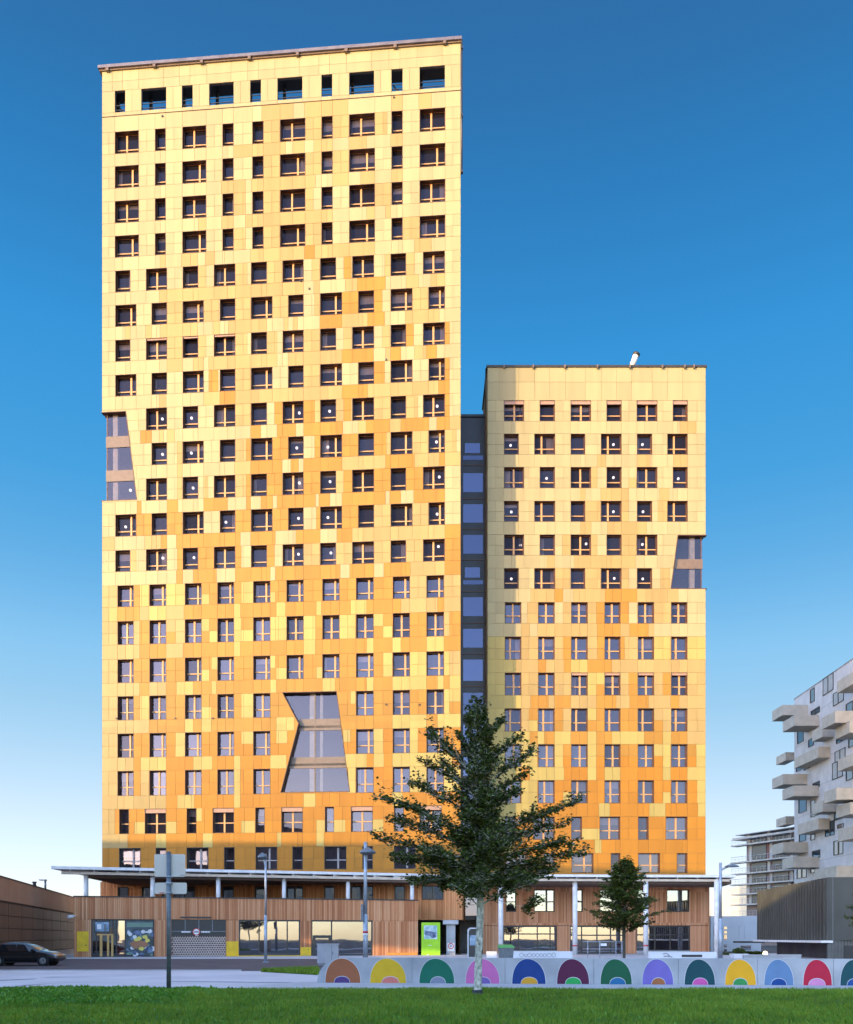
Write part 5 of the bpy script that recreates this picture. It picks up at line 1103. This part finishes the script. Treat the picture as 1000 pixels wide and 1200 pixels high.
for (x, y, ys, dY, n) in tips:
    q = P(x, y, TY + dY); p = on_trunk(ys); spray(wood, lv, p, q, rs, .03, int(n * 1.15), .80 if n > 25 else .40, .10, 13)
for k in range(96):          # limbs filling the depth of the crown
    f = k / 95; z = 2.7 + 4.7 * f; rad = (2.35 - 2.1 * f ** .62) * rs.uniform(.45, 1.0); a = rs.uniform(0, 6.283) if k % 3 else rs.choice((1.57, 4.71)) + rs.gauss(0, .5)
    p = on_trunk(1098 - (z - .3 - EYE) / TY * 1000); q = p + Vector((math.cos(a) * rad * .85, math.sin(a) * rad, .35 + .25 * rs.random())); spray(wood, lv, p, q, rs, .02, 17 if f < .55 else 9, .52 if f < .55 else .36, .10, 10 if f < .6 else 7)
q = P(612, 1062, TY); m_p = on_trunk(1042); limb(wood, m_p, q, .012, .006, -.1)
for k in range(3): spray(wood, lv, q, P(634 - k * 9, 1054 + k * 7, TY - .1 * k), rs, .008, 7, .3, .10, 11)
wood.build('trunk', M['bark'], tree); lv.build('crown', M['leaf'], tree)
m = MB(); m.cyl(Vector((pts[0][0].x, TY, 0)), Vector((pts[0][0].x, TY, .27)), .145, .135, 14); m.build('trunk_guard', M['trunk_guard'], tree)
rs = random.Random(5)
TY2 = 50.0; tree = thing('young_tree', 'small conical young tree in front of the middle shop window', 'tree', (PX(732, TY2), TY2, 0))
wood, lv = MB(), MB(); b0 = Vector((PX(731.5, TY2), TY2, -.02)); b1 = P(733, 1009, TY2); wood.cyl(b0, b0.lerp(b1, .35), .09, .07, 10, caps=False); wood.cyl(b0.lerp(b1, .35), b1, .07, .012, 8)
for k in range(120):
    f = (k + rs.random()) / 120; z = 2.15 + (b1.z - 2.15) * f; pr_ = 2.75 * min(1, .55 + f * 2.4) * (1 - f) ** .62 * rs.uniform(.55, 1.05); a = rs.uniform(0, 6.283)
    p = b0.lerp(b1, max(.3, (z - .35) / b1.z)); q = Vector((p.x + math.cos(a) * pr_, p.y + math.sin(a) * pr_, z + .12 * pr_)); spray(wood, lv, p, q, rs, .018, 13, .42, .15, 7)
wood.build('trunk', M['bark_dark'], tree); lv.build('crown', M['leaf'], tree)
rs = random.Random(9)
TY3 = 40.0; tree = thing('street_tree', 'tree reaching in at the right edge in front of the ribbed hall', 'tree', (PX(1030, TY3), TY3, 0))
wood, lv = MB(), MB(); b0 = Vector((PX(1030, TY3), TY3, 0)); wood.cyl(b0, b0 + Vector((0, 0, 4.6)), .08, .02, 9)
for k in range(40):
    z = 1.9 + 2.8 * rs.random(); a = rs.uniform(0, 6.28); p = b0 + Vector((0, 0, z - .3)); l = (1.5 - .4 * abs(z - 2.8)) * rs.uniform(.6, 1); spray(wood, lv, p, b0 + Vector((math.cos(a) * l, math.sin(a) * l, z)), rs, .02, 10, .4, .13, 8)
spray(wood, lv, b0 + Vector((0, 0, 2.3)), P(993, 1076, TY3), rs, .02, 14, .35, .13, 9)
wood.build('trunk', M['bark_dark'], tree); lv.build('crown', M['leaf'], tree)
def bush(label, x0, x1, yt, Y, n, size=.16):
    rs = random.Random(int(x0)); t = thing('hedge', label, 'hedge', (PX((x0 + x1) / 2, Y), Y, 0)); lv, wd = MB(), MB(); a, b = PX(x0, Y), PX(x1, Y); h = PZ(yt, Y)
    for _ in range(n):
        u = rs.random(); hh = h * (.72 + .28 * math.sin(u * 9 + x0) * math.sin(u * 23)); leaf(lv, Vector((a + (b - a) * u, Y + rs.uniform(-.6, .6), hh * rs.random() ** .6)), size, rs)
    for k in range(8): u = a + (b - a) * (k + .5) / 8; wd.cyl((u, Y, 0), (u + rs.uniform(-.2, .2), Y, h * .7), .03, .01, 5)
    wd.build('stems', M['bark_dark'], t); lv.build('foliage', M['leaf'], t)
lv_ = MB(); rs = random.Random(8)
for _ in range(900):
    a_, b_, c_ = rs.gauss(0, 1), rs.gauss(0, 1), rs.gauss(0, 1); n_ = math.sqrt(a_ * a_ + b_ * b_ + c_ * c_) / rs.uniform(.6, 1); leaf(lv_, Vector((PX(866, 66) + a_ / n_ * .5, 66 + b_ / n_ * .42, .55 + c_ / n_ * .27)), .11, rs)
lv_.build('shrub', M['leaf'], PLANT)
bush('dark low hedge left of the white planter in front of the white building', 848, 863, 1116.5, 78, 1500); bush('dark low hedge right of the white planter in front of the white building', 871, 893, 1114.5, 80, 2400)
#=== BUILDINGS AT THE SIDES ====================================================
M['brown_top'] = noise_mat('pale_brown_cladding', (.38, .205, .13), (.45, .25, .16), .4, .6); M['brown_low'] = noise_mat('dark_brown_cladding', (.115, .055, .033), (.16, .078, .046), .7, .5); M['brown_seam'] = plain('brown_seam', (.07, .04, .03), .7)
LB = Facade((PX(-60, 51.5), 51.5), (PX(87.5, 88), 88.0)); LB2 = Facade((-28.5, 57), (-36.2, 87.5))
d_ = Vector((-36.2 + 28.5, 87.5 - 57)); st_ = Vector((-28.5, 57)) - d_ * .6; LB2 = Facade((st_.x, st_.y), (-36.2, 87.5))
lb = thing('brown_hall', 'long brown panelled low building at the left edge', 'building', LB2.pt(LB2.L / 2, 0, 0)); zt = 5.65; zs_ = 4.1
def bxf(Fd, mats, nm, par, lst):
    m = MB(); [Fd.box(m, *v) for v in lst]; return m.build(nm, mats, par)
Ll = LB2.L
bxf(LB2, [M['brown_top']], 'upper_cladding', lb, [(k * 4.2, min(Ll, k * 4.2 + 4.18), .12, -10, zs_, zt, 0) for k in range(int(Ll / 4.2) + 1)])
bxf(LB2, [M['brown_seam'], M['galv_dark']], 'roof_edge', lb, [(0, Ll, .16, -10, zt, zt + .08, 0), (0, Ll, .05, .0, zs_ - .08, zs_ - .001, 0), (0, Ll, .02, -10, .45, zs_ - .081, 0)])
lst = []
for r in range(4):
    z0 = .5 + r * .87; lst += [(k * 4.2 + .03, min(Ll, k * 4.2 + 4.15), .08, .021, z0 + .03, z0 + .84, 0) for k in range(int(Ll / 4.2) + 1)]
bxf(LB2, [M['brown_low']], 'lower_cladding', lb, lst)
bxf(LB2, [M['path']], 'plinth', lb, [(0, Ll, .25, -1, 0, .44, 0)])
t = thing('roof_lamp', 'small lamp on a short post on the roof of the brown hall', 'lamp', LB2.pt(LB2.s_(53.5), -.6, zt)); m = MB(); Yr = LB2.Y(53.5) ; p = P(53.3, 1039, Yr); p.z = zt; q = P(53.3, 1031.8, Yr); m.cyl(p, q, .09, n=8); m.build('post', M['galv_dark'], t)
m = MB(); m.box(PX(47, Yr), PX(54.2, Yr), Yr - .2, Yr + .2, PZ(1032, Yr), PZ(1030.6, Yr)); m.build('lamp_head', M['galv'], t)
t = thing('roof_vent', 'tiny dark vent on the roof edge of the brown hall', 'vent', LB2.pt(LB2.s_(40), -.6, zt)); m = MB(); Yr = LB2.Y(40); m.cyl((PX(40.5, Yr), Yr, zt + .05), (PX(40.5, Yr), Yr, PZ(1034.5, Yr)), .16, .12, 10); m.cyl((PX(40.5, Yr), Yr, PZ(1034.5, Yr)), (PX(40.5, Yr), Yr, PZ(1033.2, Yr)), .2, .16, 10); m.build('cowl', M['frame_dark'], t)
# ribbed grey hall on the right
M['rib'] = noise_mat('grey_ribbed_cladding', (.055, .056, .048), (.085, .085, .075), .5, .6); M['rib_pale'] = plain('pale_ribbed_cladding', (.12, .122, .118), .6)
C0 = Vector((.4705 * 60, 60.0)); GL = Facade((C0.x + .115 * 17.8, C0.y + 17.8), (C0.x, C0.y)); GRt = Facade((C0.x, C0.y), (C0.x + 14, C0.y + .25))
gh = thing('ribbed_hall', 'grey ribbed metal building with recessed ground floor at the right edge', 'building', (C0.x, C0.y, 0)); zt = 5.85; zc_ = PZ(1102.2, 60)
lst = [(0, GL.L, 0, -8, zc_ + .01, zt, 0)]; nr = 28
for k in range(nr): a = GL.L * k / nr; lst.append((a, a + GL.L / nr * .5, .14, .001, zc_ + .02, zt - .02, 0))
bxf(GL, [M['rib']], 'ribbed_wall', gh, lst)
lst = [(0.004, 14, .001, -.2, 0, zt + .002, 0)]; [lst.append((.27 + .22 * k, .27 + .22 * k + .1, .05, .002, .02, zt - .02, 0)) for k in range(60)]
gr_ = bxf(GRt, [M['rib_pale']], 'end_wall', gh, lst)
bxf(GL, [M['frame_dark'], M['interior']], 'recess', gh, [(0, GL.L - .3, -1.6, -1.8, 0, zc_, 1)])
bxf(GL, [M['white_metal']], 'canopy_edge', gh, [(0, GL.L + .1, .5, -.3, zc_ - .16, zc_ + .0, 0)])
place_window(gh, Facade((C0.x, C0.y - .09), (C0.x + 14, C0.y + .16)), GRt.s_(991), PZ(1067, 60.2), 1.3, PZ(1051, 60.2) - PZ(1067, 60.2), .5, .08, .5, 0, [M['frame_dark'], M['frame_dark'], M['blind']], M['shop_glass'])
bxf(GRt, [M['white_metal']], 'sign_board', gh, [(GRt.s_(991), GRt.s_(991) + 1.6, .09, .06, PZ(1075, 60.2), PZ(1068, 60.2), 0)])
bxf(GRt, [M['frame_dark']], 'door', gh, [(GRt.s_(989), GRt.s_(989) + 1.6, .08, .06, 0, PZ(1108, 60.2), 0)])
# balcony apartment block
BX = lambda Y: 61.63 + .027 * (Y - 143); BF = Facade((BX(143), 143.0), (BX(94), 94.0)); bzt = PZ(820, 143)
bb = thing('balcony_block', 'pale grey apartment block with staggered concrete balconies at the right edge', 'building', (BX(130), 130, 0))
fh = 3.93; m = MB()
BF.box(m, 0, BF.L, 0, -14, 0, bzt, 0)
BF.box(m, -.05, BF.L, .06, -14, bzt + .001, bzt + .16, 1)
for k in range(1, 11): z = bzt - .9 - fh * k + .55; BF.box(m, 0, BF.L, .012, .001, z, z + .05, 1)
m.build('wall', [M['pale_render'], M['concrete_dark']], bb)
def b_y(xr): return (61.63 - 3.861) / ((xr - 500) / 1000 - .027)
def bs(Y): return (143 - Y) / 49.0 * BF.L
BFW = Facade((BX(143) - .06, 143.0), (BX(94) - .06, 94.0))
rs = random.Random(3)
M['cool_glass'] = glass_mat('cool_glass', (.5, .7, .8), .25, .1, gl=(.35, .55, .68)); M['dim_window'] = plain('dim_window', (.05, .05, .055), .25)
for (x, y, wpx, hpx, kind) in ((937.5, 833, 7, 9, 0), (971, 802, 12, 20, 1), (952.5, 815, 5, 16, 2), (956, 834, 10, 7, 0), (983, 817, 12, 15, 1), (938.5, 862, 7, 17, 0), (951, 870, 6, 9, 0), (986, 863, 11, 13, 0), (946, 895, 7, 13, 0), (937.5, 897, 8, 12, 0), (985, 885, 12, 13, 1), (982, 902, 12, 20, 1), (957, 920, 8, 7, 0), (941, 944, 9, 16, 0), (953, 945, 5, 15, 2), (983, 956, 10, 9, 0), (955, 955, 9, 3, 2),
    (941, 980, 8, 12, 0), (953, 977, 5, 15, 2), (973, 971, 11, 17, 0), (985.5, 968, 7, 5, 2), (983, 993, 11, 17, 2), (957, 1001, 9, 9, 0), (940, 1022, 11, 14, 2), (953, 1018, 5, 10, 2), (996, 832, 8, 18, 2), (996, 905, 8, 18, 2), (996, 977, 8, 14, 2), (999, 868, 8, 14, 2)):
    x0, x1 = x - wpx / 2, x + wpx / 2; Y0, Y1 = b_y(x0), b_y(x1); Ym = (Y0 + Y1) / 2; h = hpx * Ym / 1000; z0 = PZ(y, Ym) - h / 2
    mats = [M['frame_dark'], M['frame_dark'], M['shade_blind']]; gl = M['cool_glass'] if kind == 0 else (M['dark_pane'] if kind == 2 else M['cool_glass'])
    place_window(bb, BFW, bs(Y0), z0, bs(Y1) - bs(Y0), h, .5 if wpx > 9 else None, .07, 0, .93 if kind == 1 else 0, mats, gl)
BAL = [(917, 826, 947, 905), (931, 838, 960, 917.5), (979, 833, 1012, 963.5), (964, 850.5, 978, 952), (996, 844.5, 1016, 979), (959, 875, 973, 931), (1000, 787, 1022, 981), (1006, 880, 1030, 982), (918, 907, 946, 905), (930, 920.5, 960, 917), (980.5, 923, 1016, 966), (964, 938, 982, 952.5), (996.5, 940, 1018, 980), (959, 959, 973, 935), (918, 987, 947, 905), (930, 1004, 960, 917), (980.5, 1014.5, 1010, 955), (1004, 967, 1030, 982)]
for (xl, yt, xr, xf) in BAL:
    Yn = b_y(xr); Xo = PX(xl, Yn); Yf = Xo * 1000 / (xf - 500); zt = PZ(yt, Yn); hh = 1.4; Yf = min(Yf, 142.9)
    m = MB(); xin = lambda Y: BX(Y) - .001; th = .16
    def pr(x0, x1, y0, y1, z0, z1): m.box(x0, x1, y0, y1, z0, z1, 0)
    pr(Xo, BX(Yf) - .01, Yn, Yf, zt - hh - .25, zt - hh); pr(Xo, Xo + th, Yn, Yf, zt - hh, zt); pr(Xo + th, BX(Yn) - .01, Yn, Yn + th, zt - hh, zt); pr(Xo + th, BX(Yf) - .01, Yf - th, Yf, zt - hh, zt)
    m.build('balcony', M['balcony'], bb)
for (x, y) in ((925.5, 886), (926, 961)):
    m = MB(); Y = 146.0; m.box(PX(921, Y), PX(931.5, Y), Y, Y + 4, PZ(y + 5, Y), PZ(y - 4.5, Y)); m.build('balcony', M['balcony'], bb)
# stepped apartment building with white floor slabs, farther back
SY = 166.0; SFd = Facade((PX(866, SY), SY), (PX(936, 153), 153.0)); sb = thing('terraced_block', 'apartment building with thin white balcony slabs behind the ribbed hall', 'building', (PX(895, SY), SY, 0))
M['slab_grey'] = plain('pale_grey_slab', (.42, .43, .43), .7); M['loggia'] = noise_mat('loggia_wall', (.16, .14, .14), (.24, .2, .2), .6, .7); M['maroon'] = plain('maroon_wall', (.16, .07, .07), .7)
SY_ = SFd.Y(866); fz = [PZ(y, SY_) for y in (990.5, 1010.5, 1024, 1036.5, 1048, 1060, 1074)]
m = MB(); SFd.box(m, .8, SFd.L + 3, -1.2, -9, 0, fz[0] + 1.0, 0); SFd.box(m, 3.0, SFd.L, -1.15, -1.199, fz[1] + .2, fz[0] - .1, 1); m.build('wall', [M['loggia'], M['maroon']], sb)
m = MB(); SFd.box(m, -1.2, SFd.L + 3, .6, -9, fz[0] + 1.0, fz[0] + 1.4, 0); SFd.box(m, -.6, SFd.L + 3, .3, -8, fz[0] + 1.9, fz[0] + 2.02, 0); m.build('roof', [M['slab_grey']], sb)
for k, z in enumerate(fz):
    m = MB(); SFd.box(m, -1.6 - .25 * (k % 2), SFd.L + 3, .5, -1.19, z - .2, z + .05, 0); sl_ = m.build('balcony_slab', M['slab_grey'], sb)
    m = MB(); [m.cyl(SFd.pt(s, .42, z + .05), SFd.pt(s, .42, z + 1.0), .025, n=4, caps=False) for s in np.arange(-1.4, SFd.L + 3, .9)]; m.cyl(SFd.pt(-1.6, .42, z + 1.0), SFd.pt(SFd.L + 3, .42, z + 1.0), .04, n=5); m.cyl(SFd.pt(-1.6, .42, z + .55), SFd.pt(SFd.L + 3, .42, z + .55), .02, n=4); m.build('railing', M['galv'], sl_)
    for s in (1.1, 6.2, 11.0):
        if k < 6: m = MB(); SFd.box(m, s + (k % 2) * .5, s + .7 + (k % 2) * .5, -1.0, -1.198, z + .06, fz[k - 1] - .21 if k else z + 2.2, 0); m.build('white_panel', M['slab_grey'], sb)
    if k < 6:
        for s in (2.4, 7.6):
            m = MB(); SFd.box(m, s, s + 3.4, -1.08, -1.197, z + .1, (fz[k - 1] - .3) if k else z + .95, 0); m.build('window', M['dim_window'], sb)
# sunlit block far behind and the white building in front of it
t = thing('far_sunlit_block', 'distant sunlit cream building seen beside the white post', 'building', (PX(850, 230), 230, 0)); M['cream_wall'] = noise_mat('cream_wall', (.72, .62, .45), (.8, .7, .52), .2, .8)
m = MB(); a, b = PX(834, 230), PX(880, 230); m.box(a, b, 230, 182, 0, PZ(1044, 230)); m.build('wall', M['cream_wall'], t)
for y in (1050, 1057.5, 1064.5, 1071): m = MB(); m.box(a - 1, b, 168.8, 169.99, PZ(y, 230), PZ(y - 2.6, 230)); m.build('balcony', M['cream_wall'], t)
for k in range(5):
    for y in (1053, 1060.5, 1067.5): m = MB(); m.box(a + .8 + k * 1.6, a + 1.7 + k * 1.6, 169.95, 169.999, PZ(y + 1.2, 230), PZ(y - 2.4, 230)); m.build('window', M['dark_pane'], t)
WYY = 97.0; t = thing('white_building', 'plain white building with a strip of small windows left of the ribbed hall', 'building', (PX(862, WYY), WYY, 0)); M['bluewhite'] = noise_mat('white_cladding', (.50, .52, .57), (.58, .6, .65), .5, .7)
m = MB(); m.box(PX(833, WYY), PX(892, WYY), WYY, WYY + 9, 0, PZ(1073.5, WYY)); m.box(PX(866, WYY), PX(873, WYY), WYY - .04, WYY - .001, PZ(1085.4, WYY), PZ(1084.8, WYY), 1); m.box(PX(866, WYY), PX(866.6, WYY), WYY - .04, WYY - .001, PZ(1101, WYY), PZ(1085.4, WYY), 1); m.box(PX(872.4, WYY), PX(873, WYY), WYY - .04, WYY - .001, PZ(1101, WYY), PZ(1085.4, WYY), 1); m.build('wall', [M['bluewhite'], M['galv']], t)
for (y0, y1) in ((1086, 1089), (1091, 1094), (1095.5, 1101), (1107, 1110), (1112, 1117)): m = MB(); m.box(PX(848.5, WYY), PX(852, WYY), WYY - .05, WYY - .001, PZ(y1, WYY), PZ(y0, WYY)); m.build('window', M['dark_pane'], t)
m = MB(); m.box(PX(836.5, WYY), PX(838.5, WYY), WYY - .05, WYY - .001, PZ(1118, WYY), PZ(1083, WYY)); m.build('window', M['galv'], t)
m = MB(); m.box(PX(867, 92), PX(892, 92), 91, 94, PZ(1105, 92), PZ(1103, 92)); m.build('canopy', M['frame_dark'], t)
m = MB(); m.box(PX(868, WYY), PX(880, WYY), WYY - .05, WYY - .001, .2, PZ(1108, WYY)); m.build('door', M['dark_pane'], t)
t = thing('garden_wall', 'low pale wall in front of the recessed ground floor of the ribbed hall', 'wall', (PX(905, 58), 58, 0)); m = MB(); m.box(PX(872, 58), PX(939, 58), 58, 58.3, 0, PZ(1119.5, 58)); m.build('body', M['concrete'], t); m = MB(); m.box(PX(871.5, 58), PX(939.5, 58), 57.95, 58.35, PZ(1119.4, 58), PZ(1118.8, 58)); m.build('cap', M['white_render'], t)
t = thing('globe_light', 'glowing warm globe light in the recess under the ribbed hall', 'lamp', P(897, 1117.3, 63)); m = MB(); c = P(897, 1117.3, 63); m.sphere(c, .17, 12); m.build('globe', emit_mat('warm_globe', (1, .75, .42), 3.0), t); m = MB(); m.cyl((c.x, c.y, 0), (c.x, c.y, c.z - .16), .05, n=8); m.build('post', M['frame_dark'], t)
#=== SUN, SKY, CAMERA ==========================================================
AZ, EL = math.radians(46), math.radians(10.5)
SUN = Vector((-math.sin(AZ) * math.cos(EL), -math.cos(AZ) * math.cos(EL), math.sin(EL)))
# unseen masses added to cast the evening shade, shaped as viaduct, hall and house
def shade_pt(p, dist): return Vector(p) + SUN * (dist / math.cos(EL))
VLn = Facade((-40, 19.2), (-125, 31.95))     # front line of the viaduct-shaped shade caster added left of the picture
rw = thing('added_shade_viaduct', 'unseen viaduct-shaped mass added at the left to shade the tower foot', 'viaduct', VLn.pt(VLn.L / 2, 0, 0))
m = MB(); VLn.box(m, 0, VLn.L, 0, -9, 17.2, 25.3, 0)
for k in range(1, 14): VLn.box(m, VLn.L * k / 14 - .2, VLn.L * k / 14 + .2, .12, .001, 17.6, 24.9, 1)
VLn.box(m, 0, VLn.L, .2, -9.2, 25.301, 25.5, 1); m.build('shade_deck', [M['concrete_dark'], M['galv']], rw)
for X_ in (-124, -108, -92, -69.2, -52, -43):
    s = (X_ - VLn.O.x) / VLn.u.x; m = MB(); VLn.box(m, s - 1.9, s + 1.9, -3, -5, 0, 17.19, 0); m.build('shade_pier', M['concrete_dark'], rw)
lo_ = thing('added_shade_hall', 'unseen hall-shaped block added behind the viaduct mass to stop low sun', 'building', VLn.pt(VLn.L / 2, -11, 0))  # added only to stop sun passing under the deck
m = MB(); VLn.box(m, .5, VLn.L + 30, -9.5, -24, 0, 14.6, 0); VLn.box(m, .3, VLn.L + 30.2, -9.3, -24.2, 14.601, 14.8, 1)
for k in range(20): VLn.box(m, 2 + k * 4.6, 4.6 + k * 4.6, -9.45, -9.499, 3, 10, 2)
m.build('wall', [M['pale_render'], M['galv'], M['dark_pane']], lo_)
OB = Facade((-9.5, -19.7), (-40.2, 19.25))          # unseen house-shaped block added left of the viewpoint to shade the foreground
ob_ = thing('added_shade_house', 'unseen bright house-shaped block added left of the viewpoint to shade the foreground', 'building', OB.pt(OB.L / 2, 0, 0))
m = MB(); OB.box(m, 0, OB.L, -14, 0, 0, 20.8, 0); OB.box(m, -.2, OB.L + .2, -14.2, .2, 20.801, 21.0, 1); m.build('wall', [plain('shade_house_render', (.78, .77, .75), .8), M['galv']], ob_)
m = MB()
for z in (1.2, 5.0, 8.8, 12.6, 16.4):
    for k in range(12): OB.box(m, 1.5 + k * 4, 3.4 + k * 4, .0, -.05, z, z + 1.9, 0) if False else OB.box(m, 1.5 + k * 4, 3.4 + k * 4, .05, .001, z, z + 1.9, 0)
o = m.build('window', M['dark_pane'], ob_); o['kind'] = 'stuff'  # windows put on the added shade house
ld = bpy.data.lights.new('sun', 'SUN'); ld.energy = 2.45; ld.angle = math.radians(.4); ld.color = (1, .69, .285)
lo = bpy.data.objects.new('sun', ld); COL.objects.link(lo); lo.rotation_euler = (-SUN).to_track_quat('-Z', 'Y').to_euler(); lo.location = (-60, -60, 40)
w = bpy.data.worlds.new('World'); SC.world = w; w.use_nodes = True; nt = w.node_tree; bg = nt.nodes['Background']
sky = N(nt, 'ShaderNodeTexSky', sky_type='NISHITA'); sky.sun_disc = False; sky.sun_elevation = EL; sky.sun_rotation = math.atan2(SUN.x, SUN.y); sky.altitude = 200; sky.air_density = 1.0; sky.dust_density = .6; sky.ozone_density = 3.0
tc = N(nt, 'ShaderNodeTexCoord'); nv = N(nt, 'ShaderNodeVectorMath', operation='NORMALIZE'); nt.links.new(tc.outputs['Generated'], nv.inputs[0])
sz = N(nt, 'ShaderNodeSeparateXYZ'); nt.links.new(nv.outputs[0], sz.inputs[0])
mr = N(nt, 'ShaderNodeMapRange'); mr.inputs['From Min'].default_value = 0; mr.inputs['From Max'].default_value = 1; nt.links.new(sz.outputs['Z'], mr.inputs['Value'])
rp = N(nt, 'ShaderNodeValToRGB'); el_ = rp.color_ramp.elements          # pale horizon, deeper blue higher up, then a boosted zenith added as fill light
STOPS = [(0.0, (0.6, 0.52, 0.66)), (0.138, (0.707, 0.52, 0.504)), (0.183, (0.675, 0.535, 0.471)), (0.25, (0.589, 0.556, 0.488)), (0.307, (0.521, 0.6, 0.55)), (0.384, (0.335, 0.566, 0.578)), (0.453, (0.214, 0.562, 0.624)), (0.556, (0.157, 0.591, 0.712)), (0.652, (0.143, 0.51, 0.648)), (0.705, (0.16, 0.461, 0.589)), (0.76, (0.181, 0.44, 0.568)), (0.95, (8.0, 5.6, 4.2))]
el_[0].position = 0; el_[0].color = (*STOPS[0][1], 1); el_[1].position = STOPS[-1][0]; el_[1].color = (*STOPS[-1][1], 1)
for z_, c_ in STOPS[1:-1]: e_ = el_.new(z_); e_.color = (*c_, 1)
nt.links.new(mr.outputs[0], rp.inputs['Fac'])
dt = N(nt, 'ShaderNodeVectorMath', operation='DOT_PRODUCT'); nt.links.new(nv.outputs[0], dt.inputs[0]); dt.inputs[1].default_value = SUN
m2 = N(nt, 'ShaderNodeMapRange', interpolation_type='SMOOTHSTEP'); m2.inputs['From Min'].default_value = -.1; m2.inputs['From Max'].default_value = .45; nt.links.new(dt.outputs['Value'], m2.inputs['Value'])
mx = N(nt, 'ShaderNodeMix', data_type='RGBA'); nt.links.new(m2.outputs[0], mx.inputs[0]); nt.links.new(rp.outputs[0], mx.inputs[6]); mx.inputs[7].default_value = (2.8, 2.4, 2.35, 1)  # sun-side sky multiplied up as added fill light
sky2 = N(nt, 'ShaderNodeTexSky', sky_type='NISHITA')
for a_ in ('sun_disc', 'sun_elevation', 'sun_rotation', 'altitude', 'air_density', 'dust_density', 'ozone_density'): setattr(sky2, a_, getattr(sky, a_))
q1 = N(nt, 'ShaderNodeMath', operation='MULTIPLY'); nt.links.new(sz.outputs['Z'], q1.inputs[0]); nt.links.new(sz.outputs['Z'], q1.inputs[1])
q2 = N(nt, 'ShaderNodeMath', operation='SUBTRACT', use_clamp=True); q2.inputs[0].default_value = 1; nt.links.new(q1.outputs[0], q2.inputs[1])
q3 = N(nt, 'ShaderNodeMath', operation='SQRT'); nt.links.new(q2.outputs[0], q3.inputs[0])
qa = N(nt, 'ShaderNodeMath', operation='MULTIPLY'); nt.links.new(q3.outputs[0], qa.inputs[0]); qa.inputs[1].default_value = .287
qb = N(nt, 'ShaderNodeMath', operation='MULTIPLY'); nt.links.new(q3.outputs[0], qb.inputs[0]); qb.inputs[1].default_value = .958
qc = N(nt, 'ShaderNodeCombineXYZ'); nt.links.new(qa.outputs[0], qc.inputs[0]); nt.links.new(qb.outputs[0], qc.inputs[1]); nt.links.new(sz.outputs['Z'], qc.inputs[2]); nt.links.new(qc.outputs[0], sky2.inputs['Vector'])
sm = N(nt, 'ShaderNodeMix', data_type='RGBA'); nt.links.new(m2.outputs[0], sm.inputs[0]); nt.links.new(sky2.outputs[0], sm.inputs[6]); nt.links.new(sky.outputs[0], sm.inputs[7])
mu = N(nt, 'ShaderNodeMix', data_type='RGBA', blend_type='MULTIPLY'); mu.inputs[0].default_value = 1; nt.links.new(sm.outputs[2], mu.inputs[6]); nt.links.new(mx.outputs[2], mu.inputs[7])
nt.links.new(mu.outputs[2], bg.inputs[0]); bg.inputs[1].default_value = .15
cd = bpy.data.cameras.new('camera'); co = bpy.data.objects.new('camera', cd); COL.objects.link(co); co.location = (0, 0, EYE); co.rotation_euler = (math.pi / 2, 0, 0)
cd.sensor_fit = 'AUTO'; cd.sensor_width = 36; cd.lens = 36 * F / 1200; cd.shift_y = (H0 - 600) / 1200; cd.clip_end = 4000; cd.clip_start = .2; SC.camera = co
SC.view_settings.view_transform = 'Standard'; SC.view_settings.look = 'None'; SC.view_settings.gamma = 1; SC.view_settings.exposure = 1.4
SC.cycles.max_bounces = 8; SC.cycles.transparent_max_bounces = 12
